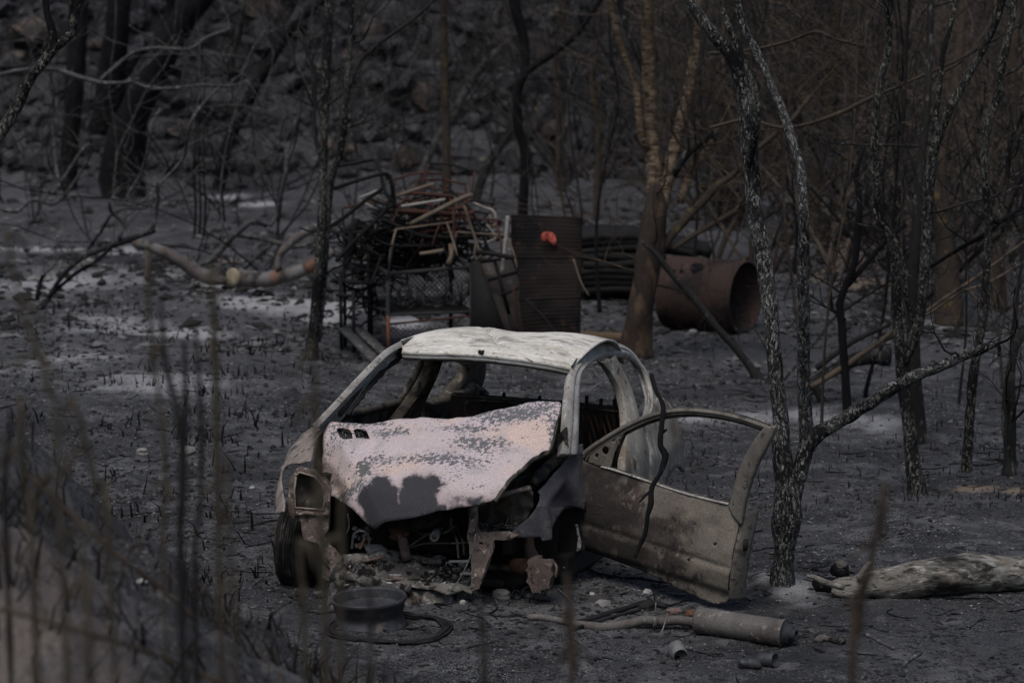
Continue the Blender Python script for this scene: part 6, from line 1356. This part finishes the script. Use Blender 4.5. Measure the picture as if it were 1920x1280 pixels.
SL = ["olive stalk crossing the car's far headlamp panel", "olive stalk standing just left of the wheel rim", "tall olive stalk rising towards the sawn log", "kinked black stalk with a swollen middle left of the tall olive one", "straight black stalk close beside the kinked one", "thin black stalk between the kinked one and the tall olive one", "thin tan stalk rising left of the kinked black one", "long tan stalk slanting down from the left edge", "tan stalk slanting on the left, right of the long slanting one", "dark brown knotted stalk at the lower right, before the log", "brown stalk at the bottom centre, before the exhaust pipe", "short black stalk at the bottom, left of the exhaust pipe", "upright olive stalk near the left edge above the bank", "short tan stalk on the left part of the bank", "black stalk before the wheel rim at the bottom", "short olive stalk left of the car's tyre", "tan stalk low on the bank near the left corner", "thin tan stalk just right of the tall olive one, low down", "black stalk at the very left edge"]
for k, (P, Y_, kd) in enumerate(STK):
    Y_ *= .82
    q = [(*at(u, v, Y_), 1.35 * r_ * Y_ / F_PX) for u, v, r_ in P]
    bx_, by_, bz_ = q[-1][:3]; zz = Tz(bx_, by_)
    if bz_ > zz: q.append((bx_ + .01, by_, zz - .02, q[-1][3]))
    c = Vector((bx_, by_, zz)); rt = empty("burnt_stalk", c)
    lab = "out of focus " + SL[k]
    tag(rt, lab, "stalk", "blurred stalks near the camera")
    vf = tube([(a - c.x, b - c.y, d - c.z, r_) for a, b, d, r_ in q], 7, .03, .25, k, rs=2); obj("stem", vf, MS[kd], rt)
    if kd != 'd':
        rg = random.Random(k); m = MB()
        for _ in range(5):
            i_ = rg.randrange(0, max(1, len(q) - 2)); s0 = Vector(q[i_][:3]) - c; d = Vector((rg.gauss(0, .5), rg.gauss(0, .5), -.4)).normalized()
            m.add(tube([(*s0, .003), (*(s0 + d * .03), .005), (*(s0 + d * .07 + Vector((0, 0, -.02))), .001)], 4))
        obj("dry_leaf_shreds", m.vf(), MS[kd], rt)["kind"] = "stuff"
def bankstick(lab, P, r_, m, Yb):
    q = [(*at(u, v, y), r_) for u, v, y in P]; q = [(a, b, max(c_, Tz(a, b) + r_), d) for a, b, c_, d in q]
    c = Vector(q[0][:3]); rt = empty("fallen_stalk", c); tag(rt, lab, "stalk"); vf = tube([(a - c.x, b - c.y, d - c.z, e) for a, b, d, e in q], 6, .03, .25, 3, rs=2); obj("stem", vf, m, rt)
bankstick("out of focus brown stalk lying diagonally down the near bank, upper one", [(40, 880, 7.6), (130, 960, 7.4), (220, 1040, 7.2), (300, 1100, 7.2), (370, 1165, 7.2)], .007, MS['b'], 7)
bankstick("out of focus tan stalk lying diagonally along the bottom of the near bank", [(0, 1140, 6.0), (140, 1180, 6.0), (260, 1215, 6.1), (360, 1255, 6.2), (460, 1300, 6.2)], .006, MS['t'], 6)
# ================================================================== LITTER THAT NOBODY COULD COUNT
rs = np.random.RandomState(5)
def chips(name, n, m, size, yr, lab, flat=.35, edge=.36, seed=3, region=None, cat_="litter"):
    r = np.random.RandomState(seed)
    yy = np.exp(r.uniform(math.log(yr[0]), math.log(yr[1]), n)); xx = (r.uniform(-1, 1, n)) * (yy * .20 + .2)
    k = 1.1 * vn(xx * .8, yy * .8, 0, seed + 7) + .6 * vn(xx * 3, yy * 3, 0, seed + 8)
    keep = k + r.uniform(-1, 1, n) * .55 > .08
    if region is not None: keep &= region(xx, yy)
    xx, yy = xx[keep], yy[keep]; n = len(xx); zz = T(xx, yy)
    s = size[0] + (size[1] - size[0]) * r.uniform(0, 1, n) ** 3
    s = s * np.clip(yy / 15, .7, 2)
    base = np.array([(1, 0, 0), (0, 1, 0), (-1, 0, 0), (0, -1, 0), (0, 0, 1), (0, 0, -1)], float)
    Vv = base[None] * (1 + r.uniform(-.45, .45, (n, 6, 1))) * s[:, None, None]
    Vv[:, :, 2] *= flat; Vv[:, :, 0] *= r.uniform(.5, 1.7, (n, 1))
    a = r.uniform(0, 6.28, n); ca, sa = np.cos(a)[:, None], np.sin(a)[:, None]
    x, y = Vv[..., 0] * ca - Vv[..., 1] * sa, Vv[..., 0] * sa + Vv[..., 1] * ca
    tl = r.uniform(-.5, .5, (n, 1)); z = Vv[..., 2] + x * tl * .6
    P = np.stack([x + xx[:, None], y + yy[:, None], z + (zz + s * flat * .35)[:, None]], -1).reshape(-1, 3)
    f = np.array([(0, 1, 4), (1, 2, 4), (2, 3, 4), (3, 0, 4), (1, 0, 5), (2, 1, 5), (3, 2, 5), (0, 3, 5)])
    Fc = (np.arange(n)[:, None, None] * 6 + f[None]).reshape(-1, 3)
    o = obj(name, (P, Fc), m, smooth=False); tag(o, lab, cat_, kind="stuff"); return o
front_ok = lambda x, y: y > 11.2
chips("char_litter", 24000, M['soot_shade'], (.006, .024), (11.3, 30), "black bits of char strewn over the burnt ground", .45, seed=3, region=front_ok)
mf = mat("white_ash_flake", (.34, .335, .32), (.22, .215, .21), 30, .9, bump=0)
chips("ash_flakes", 26000, mf, (.0025, .0075), (11.4, 24), "pale ash flakes and grit scattered on the black ground", .35, seed=11, region=front_ok)
mf2 = mat("grey_grit", (.13, .125, .12), (.075, .073, .072), 30, .9, bump=0)
chips("grey_grit", 32000, mf2, (.004, .013), (11.4, 30), "grey grit scattered over the burnt ground", .5, seed=17, region=front_ok)
chips("far_litter", 3500, M['soot_shade'], (.015, .06), (26, 47), "dark charred litter on the ground beyond the scrap heap", .5, seed=23)
chips("far_ash", 4500, mf2, (.012, .04), (24, 46), "grey ash clods on the ground beyond the scrap heap", .5, seed=29)
# burnt stubble: short black spikes
def spikes(name, xs, ys_, hh, rr, m, lab, lean=.35, seed=1, cat_="stubble"):
    r = np.random.RandomState(seed); n = len(xs); zz = T(xs, ys_)
    a = r.uniform(0, 6.28, n); ln = r.uniform(0, lean, n) * hh
    P = np.zeros((n, 7, 3))
    for k in range(3):
        b = a + k * 2.094
        P[:, k] = np.stack([xs + rr * np.cos(b), ys_ + rr * np.sin(b), zz - .01], -1)
        P[:, 3 + k] = np.stack([xs + rr * .7 * np.cos(b) + ln * .35 * np.cos(a * 3), ys_ + rr * .7 * np.sin(b) + ln * .35 * np.sin(a * 3), zz + hh * .55], -1)
    P[:, 6] = np.stack([xs + ln * np.cos(a * 3 + .5), ys_ + ln * np.sin(a * 3 + .5), zz + hh], -1)
    f = []
    for k in range(3):
        q = (k + 1) % 3; f += [(k, q, 3 + q), (k, 3 + q, 3 + k), (3 + k, 3 + q, 6)]
    Fc = (np.arange(n)[:, None, None] * 7 + np.array(f)[None]).reshape(-1, 3)
    o = obj(name, (P.reshape(-1, 3), Fc), m, smooth=False); tag(o, lab, cat_, kind="stuff"); return o
r = np.random.RandomState(8); xs_, ys2 = [], []
for _ in range(260):
    y0 = math.exp(r.uniform(math.log(13.4), math.log(36))); x0 = -(.055 * y0 + .35) - r.uniform(0, 1) ** 1.2 * y0 * .15; q = r.randint(1, 9); w_ = r.uniform(.03, .16)
    xs_ += list(x0 + r.normal(0, w_, q)); ys2 += list(y0 + r.normal(0, w_, q))
xx, yy = np.array(xs_), np.array(ys2)
spikes("burnt_stubble", xx, yy, (r.uniform(.02, 1, len(xx)) ** 2 * .12 + .02) * np.where(r.uniform(0, 1, len(xx)) > .97, 1.7, 1), r.uniform(.004, .012, len(xx)), M['bark_black'], "short black stubble of burnt plants on the left of the clearing", 1.1, seed=2)
n = 700; yy = np.exp(r.uniform(math.log(17), math.log(34), n)); xx = r.uniform(.06, .2, n) * yy
spikes("burnt_grass_stubs", xx, yy, r.uniform(.02, .07, n), r.uniform(.003, .007, n), M['bark_black'], "sparse black grass stubs on the right of the clearing", seed=4)
# burnt twigs lying about
def sticks(name, n, yr, m, lab, seed, ln=(.04, .3), rad=(.002, .007), xf_=None):
    r = np.random.RandomState(seed); yy = np.exp(r.uniform(math.log(yr[0]), math.log(yr[1]), n)); xx = r.uniform(-1, 1, n) * (yy * .2 + .2)
    k = (vn(xx * .7, yy * .7, 0, seed) + .5 * r.uniform(-1, 1, n) > -.05); xx, yy = xx[k], yy[k]; n = len(xx)
    L = ln[0] + (ln[1] - ln[0]) * r.uniform(0, 1, n) ** 2.5; a = r.uniform(0, 6.28, n); rr = r.uniform(rad[0], rad[1], n); bend = r.normal(0, .18, n)
    rings = []
    for t, f in ((-.5, .6), (0, 1), (.5, .5)):
        cx = xx + np.cos(a + bend * t * 2) * L * t; cy = yy + np.sin(a + bend * t * 2) * L * t; cz = T(cx, cy) + rr * .8 + np.abs(t) * L * r.uniform(0, .12, n)
        for q in range(3):
            b = q * 2.094; rings.append(np.stack([cx - np.sin(a) * rr * f * np.cos(b), cy + np.cos(a) * rr * f * np.cos(b), cz + rr * f * np.sin(b)], -1))
    P = np.stack(rings, 1); f = []
    for s_ in (0, 3):
        for q in range(3): q2 = (q + 1) % 3; f += [(s_ + q, s_ + q2, s_ + 3 + q2), (s_ + q, s_ + 3 + q2, s_ + 3 + q)]
    Fc = (np.arange(n)[:, None, None] * 9 + np.array(f)[None]).reshape(-1, 3); o = obj(name, (P.reshape(-1, 3), Fc), m, smooth=False); tag(o, lab, "twigs", kind="stuff")
sticks("burnt_twig_litter", 3800, (11.6, 40), M['bark_black'], "black burnt twigs littering the ground", 71)
sticks("grey_twig_litter", 900, (11.6, 34), M['bark_grey'], "ash grey twigs littering the ground", 73, (.04, .22), (.002, .005))
# charred weeds on the near bank
n = 3600; yy = r.uniform(6.0, 12.2, n); xx = -.5 + r.uniform(-1.9, 1.5, n)
k = (T(xx, yy, False) > .22) & (vn(xx * 2.2, yy * 1.6, 0, 90) + .4 * r.uniform(-1, 1, n) > -.1) & (r.uniform(0, 1, n) < sst(6.5, 9.8, yy) + .12)
xx, yy = xx[k], yy[k]
spikes("bank_weeds", xx, yy, r.uniform(.04, .22, len(xx)), r.uniform(.003, .008, len(xx)), M['bark_dark'], "charred weeds on the out of focus bank in the near corner", 1.5, seed=5, cat_="weeds")
n = 700; yy = r.uniform(4.6, 10.5, n); xx = -.75 + r.uniform(-1.5, .9, n); k = T(xx, yy, False) > .3; xx, yy = xx[k], yy[k]
spikes("bank_straw", xx, yy, r.uniform(.05, .2, len(xx)), r.uniform(.002, .004, len(xx)), M['pole_tan'], "dry brown straw on the out of focus near bank", 1.6, seed=6, cat_="straw")
